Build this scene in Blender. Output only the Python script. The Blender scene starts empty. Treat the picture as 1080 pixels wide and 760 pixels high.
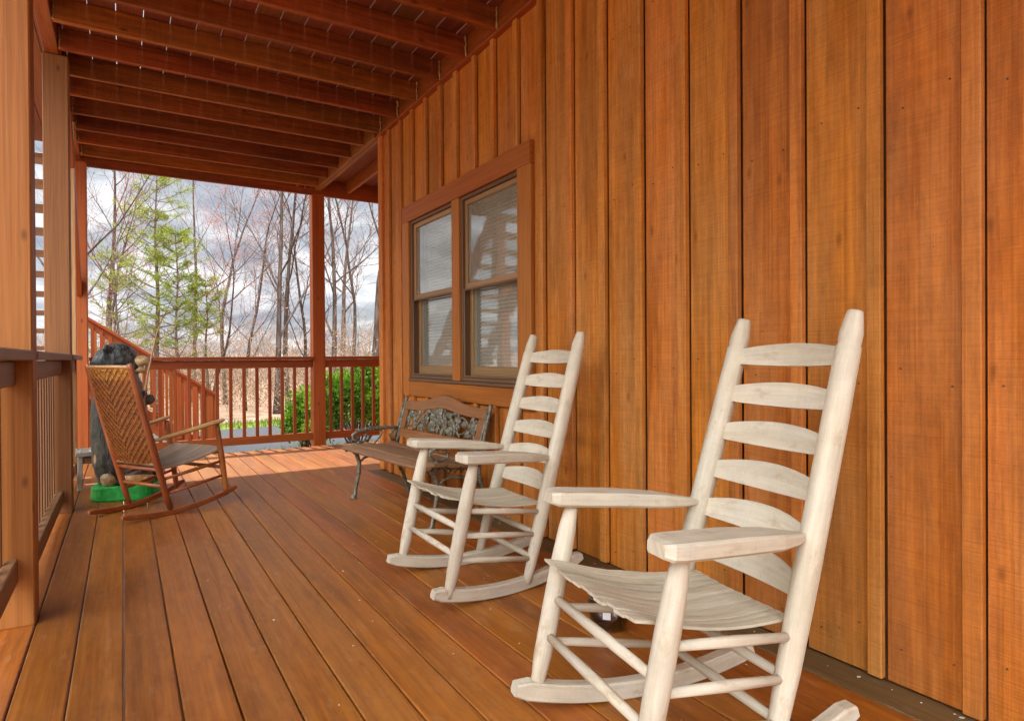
import bpy, bmesh, math, random
from mathutils import Vector, Matrix, noise
PI = math.pi
rnd = random.Random(11)
scene = bpy.context.scene
COL = scene.collection
V = Vector
UP = V((0, 0, 1))

# ------------------------------------------------------------------ mesh builder
class MB:
    """collects lofts, beams and tubes with wood-grain UVs (u across, v along, metres)"""
    def __init__(s):
        s.v, s.f, s.uv, s.tone, s.sm = [], [], [], [], []
    def loft(s, rings, caps=True, smooth=False, tone=None, closed=True):
        t = rnd.random() if tone is None else tone
        ou, ov = rnd.random() * 40, rnd.random() * 40
        base = len(s.v); n = len(rings[0])
        us = [0.0]
        for i in range(n):
            us.append(us[-1] + (rings[0][(i + 1) % n] - rings[0][i]).length)
        vs = [0.0]
        for k in range(1, len(rings)):
            ca = sum(rings[k], V()) / n; cb = sum(rings[k - 1], V()) / n
            vs.append(vs[-1] + (ca - cb).length)
        for r in rings: s.v.extend(r)
        m = n if closed else n - 1
        for k in range(len(rings) - 1):
            for i in range(m):
                j = (i + 1) % n
                s.f.append((base + k * n + i, base + k * n + j, base + (k + 1) * n + j, base + (k + 1) * n + i))
                s.uv.append([(ou + us[i], ov + vs[k]), (ou + us[i + 1], ov + vs[k]), (ou + us[i + 1], ov + vs[k + 1]), (ou + us[i], ov + vs[k + 1])])
                s.tone.append(t); s.sm.append(smooth)
        if caps and closed:
            for k, rev in ((0, True), (len(rings) - 1, False)):
                idx = list(range(n))
                if rev: idx.reverse()
                c = sum(rings[k], V()) / n
                a = (rings[k][0] - c)
                a = a.normalized() if a.length > 1e-9 else V((1, 0, 0))
                s.f.append(tuple(base + k * n + i for i in idx))
                s.uv.append([(ou + (rings[k][i] - c).dot(a), ov + (rings[k][i] - c).length * .3) for i in idx])
                s.tone.append(t); s.sm.append(False)
    def beam(s, p0, p1, w, h, up=UP, ch=.003, tone=None, warp=0):
        p0, p1 = V(p0), V(p1)
        d = (p1 - p0).normalized()
        side = d.cross(up)
        if side.length < 1e-4: side = d.cross(V((0, 1, 0)))
        side.normalize(); u = side.cross(d)
        c = min(ch, w * .3, h * .3); a, b = w / 2, h / 2
        prof = [(-a + c, -b), (a - c, -b), (a, -b + c), (a, b - c), (a - c, b), (-a + c, b), (-a, b - c), (-a, -b + c)]
        rings = []
        e = min(ch * .7, (p1 - p0).length * .2)
        L = (p1 - p0).length
        stations = [(0, .97), (e / L, 1), (1 - e / L, 1), (1, .97)] if ch > 0 else [(0, 1), (1, 1)]
        if warp: stations[2:2] = [(.25, 1), (.5, 1), (.75, 1)]
        wx, wy = (rnd.uniform(-warp, warp), rnd.uniform(-warp, warp)) if warp else (0, 0)
        for t, sc in stations:
            q = p0.lerp(p1, t) + side * wx * math.sin(PI * t) + u * wy * math.sin(PI * t)
            rings.append([q + side * x * sc + u * y * sc for x, y in prof])
        s.loft(rings, tone=tone)
    def box(s, lo, hi, axis=None, ch=.003, tone=None):
        lo, hi = V(lo), V(hi); d = hi - lo; c = (lo + hi) / 2
        if axis is None: axis = max(range(3), key=lambda i: d[i])
        if axis == 0: s.beam((lo.x, c.y, c.z), (hi.x, c.y, c.z), d.y, d.z, UP, ch, tone)
        elif axis == 1: s.beam((c.x, lo.y, c.z), (c.x, hi.y, c.z), d.x, d.z, UP, ch, tone)
        else: s.beam((c.x, c.y, lo.z), (c.x, c.y, hi.z), d.x, d.y, V((0, 1, 0)), ch, tone)
    def tube(s, pts, radii, n=10, caps=True, smooth=True, tone=None, flat=1.0):
        pts = [V(p) for p in pts]
        if isinstance(radii, (int, float)): radii = [radii] * len(pts)
        d0 = (pts[1] - pts[0]).normalized()
        ref = V((0, 0, 1)) if abs(d0.z) < .9 else V((1, 0, 0))
        side = d0.cross(ref).normalized()
        rings = []
        for i, p in enumerate(pts):
            if i == 0: d = d0
            elif i == len(pts) - 1: d = (pts[i] - pts[i - 1]).normalized()
            else:
                d = (pts[i + 1] - pts[i - 1])
                d = d.normalized() if d.length > 1e-9 else d0
            side = (side - d * side.dot(d)).normalized(); u = d.cross(side)
            rings.append([p + (side * math.cos(2 * PI * k / n) + u * math.sin(2 * PI * k / n) * flat) * radii[i] for k in range(n)])
        s.loft(rings, caps, smooth, tone)
    def face(s, pts, tone=None):
        b = len(s.v); s.v.extend(V(p) for p in pts)
        s.f.append(tuple(range(b, b + len(pts))))
        s.uv.append([(p[0] + p[1], p[2]) for p in pts])
        s.tone.append(rnd.random() if tone is None else tone); s.sm.append(False)
    def ball(s, c, r, n=10, m=7, tone=None):
        c = V(c); r = V(r) if not isinstance(r, (int, float)) else V((r, r, r))
        rings = []
        for k in range(m + 1):
            a = -PI / 2 + PI * (k + .02) / (m + .04); rr = math.cos(a)
            rings.append([c + V((r.x * rr * math.cos(2 * PI * i / n), r.y * rr * math.sin(2 * PI * i / n), r.z * math.sin(a))) for i in range(n)])
        s.loft(rings, True, True, tone)
    def build(s, name, m, parent=None, loc=None, rot=None):
        me = bpy.data.meshes.new(name)
        me.from_pydata([tuple(p) for p in s.v], [], s.f)
        uvl = me.uv_layers.new(name='UVMap')
        flat = [c for fu in s.uv for c in fu]
        uvl.data.foreach_set('uv', [x for c in flat for x in c])
        at = me.attributes.new('tone', 'FLOAT', 'FACE'); at.data.foreach_set('value', s.tone)
        me.polygons.foreach_set('use_smooth', s.sm)
        me.materials.append(m); me.update()
        o = bpy.data.objects.new(name, me); COL.objects.link(o)
        if parent: o.parent = parent
        if loc: o.location = loc
        if rot is not None: o.rotation_euler = (0, 0, rot)
        return o

def tag(o, label=None, cat=None, group=None, kind=None):
    if label: o['label'] = label
    if cat: o['category'] = cat
    if group: o['group'] = group
    if kind: o['kind'] = kind
    return o
def thing(name, label, cat, loc=(0, 0, 0), rz=0, group=None):
    o = bpy.data.objects.new(name, None); COL.objects.link(o)
    o.location = loc; o.rotation_euler = (0, 0, rz); o.empty_display_size = .1
    return tag(o, label, cat, group)
def dup(root, loc, rz, label=None, sc=None):
    r = root.copy(); COL.objects.link(r); r.location = loc; r.rotation_euler = (0, 0, rz)
    if sc: r.scale = (sc, sc, sc)
    if label: r['label'] = label
    for ch in list(root.children):
        c = ch.copy(); COL.objects.link(c); c.parent = r
        for g in list(ch.children):
            d = g.copy(); COL.objects.link(d); d.parent = c
    return r

# ------------------------------------------------------------------ materials
def mat(name):
    m = bpy.data.materials.new(name); m.use_nodes = True
    nt = m.node_tree
    return m, nt, nt.nodes['Principled BSDF']
def N(nt, typ, **kw):
    n = nt.nodes.new(typ)
    for k, v in kw.items():
        if k.startswith('i_'):
            key = k[2:]
            n.inputs[int(key) if key.isdigit() else key].default_value = v
        else: setattr(n, k, v)
    return n
def L(nt, a, b): nt.links.new(a, b)
def ramp(nt, fac, stops):
    r = nt.nodes.new('ShaderNodeValToRGB'); L(nt, fac, r.inputs[0])
    e = r.color_ramp.elements
    while len(e) < len(stops): e.new(.5)
    for i, (p, c) in enumerate(stops):
        e[i].position = p; e[i].color = (c, c, c, 1) if isinstance(c, (int, float)) else (*c, 1)
    return r
def mixc(nt, fac, a, b, mode='MIX'):
    m = nt.nodes.new('ShaderNodeMix'); m.data_type = 'RGBA'; m.blend_type = mode
    for sock, val in ((m.inputs[0], fac), (m.inputs[6], a), (m.inputs[7], b)):
        if hasattr(val, 'links'): L(nt, val, sock)
        elif isinstance(val, (int, float)): sock.default_value = val
        else: sock.default_value = (*val, 1)
    return m.outputs[2]
def wood(name, light, dark, odd, grain=(55, 2.2), blotch=(5, 1.1), tone_amt=.5, rough=.55, rough_var=.15, bump=.25, spec=.4, knots=0.0, saw=0.0, wear=None, wear_amt=0, dirt=0.0, streak=.35, mottle=0.0, sawtint=.30):
    m, nt, p = mat(name)
    uv = N(nt, 'ShaderNodeUVMap')
    def noise_(sc, detail=5, rough_=.6, dist=0):
        mp = N(nt, 'ShaderNodeMapping'); mp.inputs['Scale'].default_value = (sc[0], sc[1], 1)
        L(nt, uv.outputs[0], mp.inputs[0])
        n = N(nt, 'ShaderNodeTexNoise'); n.inputs['Scale'].default_value = 1; n.inputs['Detail'].default_value = detail
        n.inputs['Roughness'].default_value = rough_; n.inputs['Distortion'].default_value = dist
        L(nt, mp.outputs[0], n.inputs['Vector']); return n.outputs[0]
    g = noise_(grain, 6, .65, .6); b = noise_(blotch, 4, .6); fine = noise_((grain[0] * 4, grain[1] * 5), 3)
    at = N(nt, 'ShaderNodeAttribute', attribute_name='tone')
    gr = ramp(nt, g, [(.36, 0.0), (.66, 1.0)])
    col = mixc(nt, gr.outputs[0], dark, light)
    br = ramp(nt, b, [(.38, 0.0), (.68, 1.0)])
    col = mixc(nt, br.outputs[0], col, mixc(nt, .6, col, odd))
    tr = ramp(nt, at.outputs['Fac'], [(0, 1 - tone_amt * .55), (1, 1 + tone_amt * .35)])
    col = mixc(nt, 1.0, col, tr.outputs[0], 'MULTIPLY')
    hue = N(nt, 'ShaderNodeHueSaturation')
    mr = N(nt, 'ShaderNodeMapRange'); mr.inputs[3].default_value = .5 - .02 * tone_amt; mr.inputs[4].default_value = .5 + .025 * tone_amt
    frac = N(nt, 'ShaderNodeMath', operation='MULTIPLY'); frac.inputs[1].default_value = 7.31
    fr2 = N(nt, 'ShaderNodeMath', operation='FRACT')
    L(nt, at.outputs['Fac'], frac.inputs[0]); L(nt, frac.outputs[0], fr2.inputs[0]); L(nt, fr2.outputs[0], mr.inputs[0])
    L(nt, mr.outputs[0], hue.inputs['Hue']); L(nt, col, hue.inputs['Color']); col = hue.outputs[0]
    if mottle:
        m1 = noise_((6, .55), 5, .65, .5); m1r = ramp(nt, m1, [(.34, 1 - mottle), (.52, 1.0), (.68, 1 + mottle * .35)])
        col = mixc(nt, 1.0, col, m1r.outputs[0], 'MULTIPLY')
        m2 = noise_((4, 150), 3, .55, .2); m2r = ramp(nt, m2, [(.36, 1 - mottle * sawtint), (.6, 1 + mottle * .10)])
        col = mixc(nt, 1.0, col, m2r.outputs[0], 'MULTIPLY')
        m3 = noise_((30, 9), 6, .75); m3r = ramp(nt, m3, [(.38, 1 - mottle * .5), (.55, 1.0)])
        col = mixc(nt, 1.0, col, m3r.outputs[0], 'MULTIPLY')
    height = g
    if streak:
        sn = noise_((grain[0] * 2.2, grain[1] * .55), 5, .7, .3)
        sr = ramp(nt, sn, [(.50, 0.0), (.60, streak), (.66, streak * .4)])
        col = mixc(nt, sr.outputs[0], col, [c * .45 for c in dark])
        s2 = noise_((grain[0] * 3, grain[1] * .8), 4, .6)
        s2r = ramp(nt, s2, [(.56, 0.0), (.68, streak * .8)])
        col = mixc(nt, s2r.outputs[0], col, [min(1, c * 1.25 + .01) for c in light])
    if knots:
        mp = N(nt, 'ShaderNodeMapping'); mp.inputs['Scale'].default_value = (7.5, 3.2, 1); L(nt, uv.outputs[0], mp.inputs[0])
        vo = N(nt, 'ShaderNodeTexVoronoi', voronoi_dimensions='2D'); vo.inputs['Scale'].default_value = 1; L(nt, mp.outputs[0], vo.inputs['Vector'])
        kn = ramp(nt, vo.outputs['Distance'], [(.02, 1.0), (.10, 0.0)])
        sel = ramp(nt, N(nt, 'ShaderNodeSeparateColor').outputs[0], [(.78, 0.0), (.80, 1.0)])
        sc = sel.inputs[0].links[0].from_node; L(nt, vo.outputs['Color'], sc.inputs[0])
        km = N(nt, 'ShaderNodeMath', operation='MULTIPLY'); L(nt, kn.outputs[0], km.inputs[0]); L(nt, sel.outputs[0], km.inputs[1])
        km2 = N(nt, 'ShaderNodeMath', operation='MULTIPLY'); L(nt, km.outputs[0], km2.inputs[0]); km2.inputs[1].default_value = knots
        col = mixc(nt, km2.outputs[0], col, [c * .35 for c in dark])
    if dirt:
        dn = noise_((120, 75), 3, .55)
        dr = ramp(nt, dn, [(.66, 0.0), (.72, 1.0)])
        dz = ramp(nt, b, [(.42, 0.0), (.6, 1.0)])
        dm = N(nt, 'ShaderNodeMath', operation='MULTIPLY'); L(nt, dr.outputs[0], dm.inputs[0]); L(nt, dz.outputs[0], dm.inputs[1])
        dm2 = N(nt, 'ShaderNodeMath', operation='MULTIPLY'); L(nt, dm.outputs[0], dm2.inputs[0]); dm2.inputs[1].default_value = dirt
        col = mixc(nt, dm2.outputs[0], col, [c * .3 for c in dark])
    if wear:
        wn = noise_((26, 7), 6, .7)
        wr = ramp(nt, wn, [(.56, 0.0), (.70, wear_amt)])
        col = mixc(nt, wr.outputs[0], col, wear)
    L(nt, col, p.inputs['Base Color'])
    rr = N(nt, 'ShaderNodeMapRange'); L(nt, b, rr.inputs[0]); rr.inputs[3].default_value = rough - rough_var; rr.inputs[4].default_value = rough + rough_var
    L(nt, rr.outputs[0], p.inputs['Roughness']); p.inputs['Specular IOR Level'].default_value = spec
    if saw:
        sw = noise_((3, 260), 2, .5)
        a = N(nt, 'ShaderNodeMath', operation='MULTIPLY_ADD'); L(nt, sw, a.inputs[0]); a.inputs[1].default_value = saw; L(nt, g, a.inputs[2]); height = a.outputs[0]
    a2 = N(nt, 'ShaderNodeMath', operation='MULTIPLY_ADD'); L(nt, fine, a2.inputs[0]); a2.inputs[1].default_value = .4; L(nt, height, a2.inputs[2])
    bp = N(nt, 'ShaderNodeBump'); bp.inputs['Strength'].default_value = bump; bp.inputs['Distance'].default_value = .004
    L(nt, a2.outputs[0], bp.inputs['Height']); L(nt, bp.outputs[0], p.inputs['Normal'])
    return m
def plain(name, c1, c2=None, scale=8, rough=.6, metal=0, spec=.5, bump=0, coord='Object', detail=5, stretch=(1, 1, 1), tone=0, lo=.4, hi=.62):
    m, nt, p = mat(name); c2 = c2 or c1
    tc = N(nt, 'ShaderNodeTexCoord'); mp = N(nt, 'ShaderNodeMapping'); mp.inputs['Scale'].default_value = stretch
    L(nt, tc.outputs[coord], mp.inputs[0])
    n = N(nt, 'ShaderNodeTexNoise'); n.inputs['Scale'].default_value = scale; n.inputs['Detail'].default_value = detail; L(nt, mp.outputs[0], n.inputs['Vector'])
    r = ramp(nt, n.outputs[0], [(lo, c1), (hi, c2)]); col = r.outputs[0]
    if tone:
        at = N(nt, 'ShaderNodeAttribute', attribute_name='tone')
        tr = ramp(nt, at.outputs['Fac'], [(0, 1 - tone), (1, 1 + tone * .6)])
        col = mixc(nt, 1.0, col, tr.outputs[0], 'MULTIPLY')
    L(nt, col, p.inputs['Base Color']); p.inputs['Roughness'].default_value = rough; p.inputs['Metallic'].default_value = metal
    p.inputs['Specular IOR Level'].default_value = spec
    if bump:
        bp = N(nt, 'ShaderNodeBump'); bp.inputs['Strength'].default_value = bump; bp.inputs['Distance'].default_value = .01
        L(nt, n.outputs[0], bp.inputs['Height']); L(nt, bp.outputs[0], p.inputs['Normal'])
    return m
def leafmat(name, cols, trans=.35, rough=.6):
    m, nt, p = mat(name)
    at = N(nt, 'ShaderNodeAttribute', attribute_name='tone')
    k = len(cols)
    r = ramp(nt, at.outputs['Fac'], [(i / max(1, k - 1), c) for i, c in enumerate(cols)])
    L(nt, r.outputs[0], p.inputs['Base Color']); p.inputs['Roughness'].default_value = rough; p.inputs['Specular IOR Level'].default_value = .2
    tb = N(nt, 'ShaderNodeBsdfTranslucent'); L(nt, r.outputs[0], tb.inputs[0])
    mx = N(nt, 'ShaderNodeMixShader'); mx.inputs[0].default_value = trans
    out = nt.nodes['Material Output']
    L(nt, p.outputs[0], mx.inputs[1]); L(nt, tb.outputs[0], mx.inputs[2]); L(nt, mx.outputs[0], out.inputs[0])
    return m

M = {}
M['siding'] = wood('siding_wood', (.61, .196, .020), (.44, .120, .010), (.57, .25, .075), grain=(38, 1.3), blotch=(7, .9), tone_amt=.22, rough=.62, bump=.55, spec=.25, knots=.6, saw=.9, dirt=.8, mottle=.34, streak=.28)
M['batten'] = wood('batten_wood', (.62, .205, .026), (.48, .140, .014), (.58, .26, .075), grain=(50, 1.3), blotch=(12, .9), tone_amt=.22, rough=.62, bump=.4, spec=.25, saw=.8, dirt=.7, mottle=.36, streak=.28)
M['trim'] = wood('trim_wood', (.44, .125, .013), (.32, .082, .007), (.39, .14, .03), grain=(40, 1.6), blotch=(6, 1), tone_amt=.3, rough=.55, bump=.3, spec=.3, saw=.7)
M['deck'] = wood('deck_wood', (.39, .120, .010), (.26, .067, .006), (.35, .125, .032), grain=(45, 1.8), blotch=(5, 1.2), tone_amt=.25, rough=.46, rough_var=.12, bump=.22, spec=.4, knots=.35, wear=(.46, .27, .13), wear_amt=.3, dirt=.7, mottle=.32, streak=.22, sawtint=.06)
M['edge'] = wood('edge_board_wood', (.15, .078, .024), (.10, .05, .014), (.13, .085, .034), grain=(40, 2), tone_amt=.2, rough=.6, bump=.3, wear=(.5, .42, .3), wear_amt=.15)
M['joist'] = wood('joist_wood', (.38, .092, .013), (.23, .046, .006), (.25, .082, .02), grain=(40, 1.5), blotch=(4, 1.4), tone_amt=.55, rough=.62, bump=.25, spec=.25, knots=.8, mottle=.4)
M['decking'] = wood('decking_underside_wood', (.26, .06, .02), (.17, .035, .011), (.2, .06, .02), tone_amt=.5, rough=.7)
M['post'] = wood('post_wood', (.38, .140, .026), (.28, .09, .014), (.36, .145, .04), grain=(42, 1.1), blotch=(5, .7), tone_amt=.2, rough=.6, bump=.25, spec=.3, knots=.7)
M['rail'] = wood('rail_wood', (.31, .062, .009), (.21, .038, .005), (.28, .068, .014), grain=(45, 1.5), tone_amt=.35, rough=.5, bump=.2, spec=.35)
M['railcap'] = wood('rail_cap_wood', (.26, .125, .052), (.19, .083, .032), (.25, .135, .07), grain=(45, 1.5), tone_amt=.2, rough=.5, bump=.25, spec=.35)
M['white'] = wood('whitewashed_wood', (.62, .54, .395), (.52, .43, .295), (.64, .575, .455), grain=(60, 3), blotch=(14, 3), tone_amt=.14, rough=.62, bump=.3, spec=.3, wear=(.38, .26, .145), wear_amt=.75, streak=.14, mottle=.20, sawtint=.05, dirt=.25)
M['white_seat'] = wood('whitewashed_seat_wood', (.60, .53, .38), (.46, .38, .25), (.60, .53, .41), grain=(90, 4), blotch=(16, 5), tone_amt=.12, rough=.65, bump=.35, spec=.25, streak=.15, wear=(.4, .27, .15), wear_amt=.5, mottle=.2, sawtint=.05)
M['hick'] = wood('hickory_pole_wood', (.36, .098, .022), (.24, .050, .011), (.42, .15, .04), grain=(70, 4), blotch=(18, 4), tone_amt=.35, rough=.4, bump=.25, spec=.5, wear=(.50, .27, .10), wear_amt=.4)
M['hick_pale'] = wood('pale_pole_wood', (.47, .255, .10), (.34, .15, .05), (.44, .26, .12), grain=(60, 4), tone_amt=.3, rough=.45, bump=.25, spec=.45)
M['grey_seat'] = wood('grey_slat_wood', (.36, .25, .16), (.25, .155, .09), (.36, .28, .2), grain=(80, 4), tone_amt=.35, rough=.55, bump=.3)
M['bench_wood'] = wood('bench_slat_wood', (.28, .135, .058), (.19, .083, .032), (.28, .15, .08), grain=(60, 3), tone_amt=.35, rough=.55, bump=.25)
M['bench_back'] = wood('bench_rail_wood', (.27, .10, .028), (.19, .064, .016), (.26, .11, .04), grain=(60, 3), tone_amt=.2, rough=.5, bump=.2)
M['stool'] = wood('weathered_stool_wood', (.36, .31, .25), (.27, .22, .17), (.34, .30, .24), tone_amt=.2, rough=.7)
M['iron'] = plain('cast_iron', (.10, .092, .06), (.25, .225, .15), 60, .5, .35, bump=.2)
M['steel'] = plain('bolt_steel', (.5, .48, .45), None, 20, .35, 1)
M['sash'] = wood('sash_wood', (.36, .2, .075), (.27, .14, .05), (.34, .2, .09), tone_amt=.3, rough=.5, bump=.1)
M['sash_dark'] = wood('screen_frame_wood', (.17, .085, .036), (.12, .055, .022), (.15, .08, .04), tone_amt=.2, rough=.45, bump=.1)
M['blind'] = plain('blind_slat', (.72, .66, .53), (.76, .70, .57), 5, .6)
M['room'] = plain('room_dark', (.09, .075, .06), None, 3, .9)
M['bark'] = plain('bare_bark', (.06, .04, .03), (.14, .10, .08), 14, .9, spec=.15, bump=.5, stretch=(1, 1, .2), tone=.3)
M['twig'] = plain('twig_bark', (.10, .06, .045), (.18, .115, .095), 3, .9, spec=.1, tone=.4)
M['pine_bark'] = plain('pine_bark', (.10, .062, .045), (.17, .115, .09), 16, .9, spec=.15, bump=.4, tone=.2)
M['bud'] = leafmat('spring_buds', [(.30, .085, .07), (.42, .17, .13), (.46, .25, .19)], .4)
M['needle'] = leafmat('pine_needles', [(.08, .13, .014), (.17, .23, .022), (.30, .34, .035), (.42, .42, .07)], .4)
M['youngleaf'] = leafmat('young_leaves', [(.15, .2, .02), (.26, .28, .04), (.33, .3, .07)], .45)
M['shrub'] = leafmat('shrub_leaves', [(.012, .04, .005), (.06, .15, .010), (.17, .32, .018), (.36, .48, .05)], .35)
M['brushm'] = plain('thicket_twigs', (.22, .145, .085), (.37, .25, .165), .5, .9, spec=.1, coord='Object', tone=.45)
M['dryleaf'] = leafmat('dry_leaves', [(.30, .18, .10), (.42, .25, .15), (.45, .30, .22)], .3)
M['grassm'] = leafmat('grass_blades', [(.07, .13, .015), (.14, .20, .025), (.24, .26, .05)], .35)
M['gverge'] = plain('verge_soil', (.10, .15, .02), (.18, .20, .035), 6, .95, spec=.1)
M['ground'] = plain('leaf_litter', (.26, .17, .11), (.40, .28, .20), 3.2, .95, spec=.1, bump=.4, detail=8)
M['road'] = plain('road_gravel', (.05, .052, .057), (.075, .077, .083), 30, .9, spec=.2, bump=.3)
M['hillm'] = plain('far_wood_slope', (.20, .15, .13), (.32, .24, .20), .35, 1, spec=.05, bump=.5, detail=9)
M['nail'] = plain('nail', (.05, .025, .012), (.09, .05, .03), 30, .6)
M['sealant'] = plain('sealant', (.38, .22, .09), (.52, .34, .16), 40, .7)
M['sign'] = plain('sign_red', (.55, .02, .02), None, 5, .4)

# ------------------------------------------------------------------ ground, road, verge
GZ = -.5
def sheet(name, pts, z, m, label=None):
    b = MB(); b.face([(x, y, z) for x, y in pts], .5)
    return tag(b.build(name, m), label, None, None, 'structure')
b = MB()
nx, ny = 70, 70
xs = [-160 + 320 * i / nx for i in range(nx + 1)]; ys = [-120 + 320 * (j / ny) for j in range(ny + 1)]
def gh(x, y):
    d = max(0, y - 17.5)
    f = min(1, d / 6)
    h = GZ - .02 * d * f + f * .35 * noise.noise(V((x * .09, y * .09, 1.3))) * min(1, d / 20)
    return h
gv = {}
for i, x in enumerate(xs):
    for j, y in enumerate(ys):
        gv[i, j] = len(b.v); b.v.append(V((x, y, gh(x, y))))
for i in range(nx):
    for j in range(ny):
        q = (gv[i, j], gv[i + 1, j], gv[i + 1, j + 1], gv[i, j + 1]); b.f.append(q)
        b.uv.append([(b.v[k].x, b.v[k].y) for k in q]); b.tone.append(.5); b.sm.append(True)
tag(b.build('ground', M['ground']), None, None, None, 'structure')
# gravel road runs roughly square to the view, grass verge beyond it
rd = V((.975, .17, 0)); rn = V((-.17, .975, 0)); rc = V((2.4, 14.75, 0))
def strip(name, a, bb, z, m):
    pts = [rc + rd * s + rn * t for s, t in ((-70, a), (70, a), (70, bb), (-70, bb))]
    return sheet(name, [(p.x, p.y) for p in pts], z, m)
strip('road', -4.2, 0, GZ + .010, M['road'])
strip('grass_verge', -.03, 1.35, GZ + .006, M['gverge'])
b = MB()
for k in range(9000):
    s_, t_ = rnd.uniform(-14, 12), rnd.uniform(-.1, 1.5) if rnd.random() < .8 else rnd.gauss(-4.3, .3)
    p = rc + rd * s_ + rn * t_; p.z = GZ
    a = rnd.uniform(0, 2 * PI); w = V((math.cos(a), math.sin(a), 0)) * .012; h = rnd.uniform(.05, .13)
    q = p + V((rnd.gauss(0, .03), rnd.gauss(0, .03), h))
    b.face([p - w, p + w, q], rnd.random())
tag(b.build('grass', M['grassm']), 'short bright green grass along the road edge', 'grass', None, 'stuff')
# far wooded slope
b = MB(); rows = []
for i in range(61):
    x = -230 + 460 * i / 60
    rows.append([V((x, 62, -4.5)), V((x, 75, -1.2 + .8 * noise.noise(V((x * .03, 0, 5))))), V((x, 95, .6 + 1.6 * noise.noise(V((x * .03, 3, 5))))), V((x, 130, 1.2 + 4 * noise.noise(V((x * .03, 9, 5)))))])
b.loft(rows, caps=False, smooth=True, closed=False, tone=.5)
tag(b.build('hill', M['hillm']), None, None, None, 'structure')

# ------------------------------------------------------------------ porch floor
DX, DP = -.006, .1425
b = MB()
k0 = -3
y_end = 7.36
for k in range(k0, 25):
    x0 = DX + k * DP + .0025; x1 = DX + (k + 1) * DP - .0025
    if x0 > 3.3: break
    if x0 < 1.8 and x1 > 1.9: x1 = min(x1, 1.845)
    ya = -3.0 if x0 < 1.85 else 5.5
    if 1.7 < x0 < 1.86: pass
    cuts = [ya]
    if ya < 0:
        c = {5: 1.25, 9: 2.35, 2: 3.9, 12: 4.4, 0: -.6, 7: 5.1}.get(k)
        if c: cuts.append(c)
    cuts.append(y_end + rnd.uniform(-.025, .02))
    for a, c in zip(cuts, cuts[1:]):
        dz = rnd.uniform(-.001, .001)
        b.box((x0, a + .0015, -.036 + dz), (x1, c - .0015, dz), 1, .0035)
floor = tag(b.build('porch_floor', M['deck']), None, None, None, 'structure')
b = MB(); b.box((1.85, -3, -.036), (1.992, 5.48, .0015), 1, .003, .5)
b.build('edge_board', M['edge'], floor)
b = MB()
for x in (-.40, .4, 1.2, 1.95, 2.8):
    b.box((x - .02, -3 if x < 1.9 else 5.55, -.20), (x + .02, 7.3, -.037), 1, .003)
b.build('floor_beam', M['joist'], floor)

# ------------------------------------------------------------------ house wall, window
house = thing('house', 'orange stained board and batten house wall with twin windows', 'house', (1.99, 0, 0))
HX = 1.99
WY0, WY1, WZ0, WZ1 = 3.13, 4.775, .825, 2.095
YB0, YB1, ZT = -3.2, 5.48, 3.0
def loc(p): return (p[0] - HX, p[1], p[2])
sid, bat = MB(), MB()
y = .818 - .26 * 16
edges = []
while y < YB1 + .3:
    edges.append(y + rnd.uniform(-.008, .008)); y += .26
edges = [e for e in edges if YB0 < e < YB1 - .08]
bd = [YB0] + edges + [YB1]
def zsplit(a, c):
    if c <= WY0 or a >= WY1: return [(0.006, ZT)]
    return [(0.006, WZ0), (WZ1, ZT)]
for a, c in zip(bd, bd[1:]):
    if c < YB1: c = c - .0282  # gap beside each batten stands in for the shade on its near side
    segs = [a] + [w for w in (WY0, WY1) if a < w < c] + [c]
    off = rnd.uniform(-.0015, .0015); t = rnd.random()
    for s0, s1 in zip(segs, segs[1:]):
        for z0, z1 in zsplit(s0 + .001, s1 - .001):
            sid.box((0 + off, s0, z0), (.022, s1, z1), 2, .0008, t)
for e in edges:
    w = .024 + rnd.uniform(-.002, .0015)
    zs = [(0.012, ZT)] if (e + w < 2.99 or e - w > 4.905) else [(.012, .70), (2.228, ZT)]
    for z0, z1 in zs: bat.box((-.025 + rnd.uniform(-.002, .001), e - w, z0), (.0, e + w, z1), 2, .003)
sid.build('siding', M['siding'], house); bat.build('batten', M['batten'], house)
b = MB()
for e0, e1 in zip(edges, edges[1:]):
    for z in (.12, .95, 1.75, 2.55):
        for q in (.24, .72):
            yy = e0 + (e1 - e0) * q + rnd.uniform(-.01, .01)
            if 2.95 < yy < 4.93 and .65 < z < 2.3: continue
            zz = z + rnd.uniform(-.05, .05)
            b.loft([[V((x, yy + .0026 * math.cos(a * PI / 3), zz + .0026 * math.sin(a * PI / 3))) for a in range(6)] for x in (.0, -.0032)])
tag(b.build('nail_head', M['nail'], house), kind='stuff')
b = MB(); b.box((-.026, 5.395, .012), (.02, 5.487, ZT - .02), 2, .003); b.build('corner_board', M['batten'], house)
b = MB()   # side wall round the corner
yy = 0.03
while yy < 5:
    b.box((yy, 5.466, -.4), (yy + .258, 5.48, ZT), 2, .001); b.box((yy + .24, 5.48, -.4), (yy + .285, 5.497, ZT), 2, .003); yy += .26
b.build('end_siding', M['siding'], house)
b = MB()
for y0, y1, z0, z1 in ((YB0, WY0 - .002, -.5, 3.2), (WY1 + .002, 5.462, -.5, 3.2), (WY0 - .001, WY1 + .001, -.5, WZ0 - .002), (WY0 - .001, WY1 + .001, WZ1 + .002, 3.2)):
    b.box((.034, y0, z0), (.075, y1, z1), 2, 0, .5)
b.box((.40, YB0, -.5), (4.9, 5.462, 6.2), 2, 0, .5); b.box((.05, YB0, 3.2), (.39, 5.46, 5.2), 2, 0, .5)
b.build('sheathing', plain('shade_groove_wood', (.20, .065, .012), (.26, .09, .02), 9, .9), house)
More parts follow.
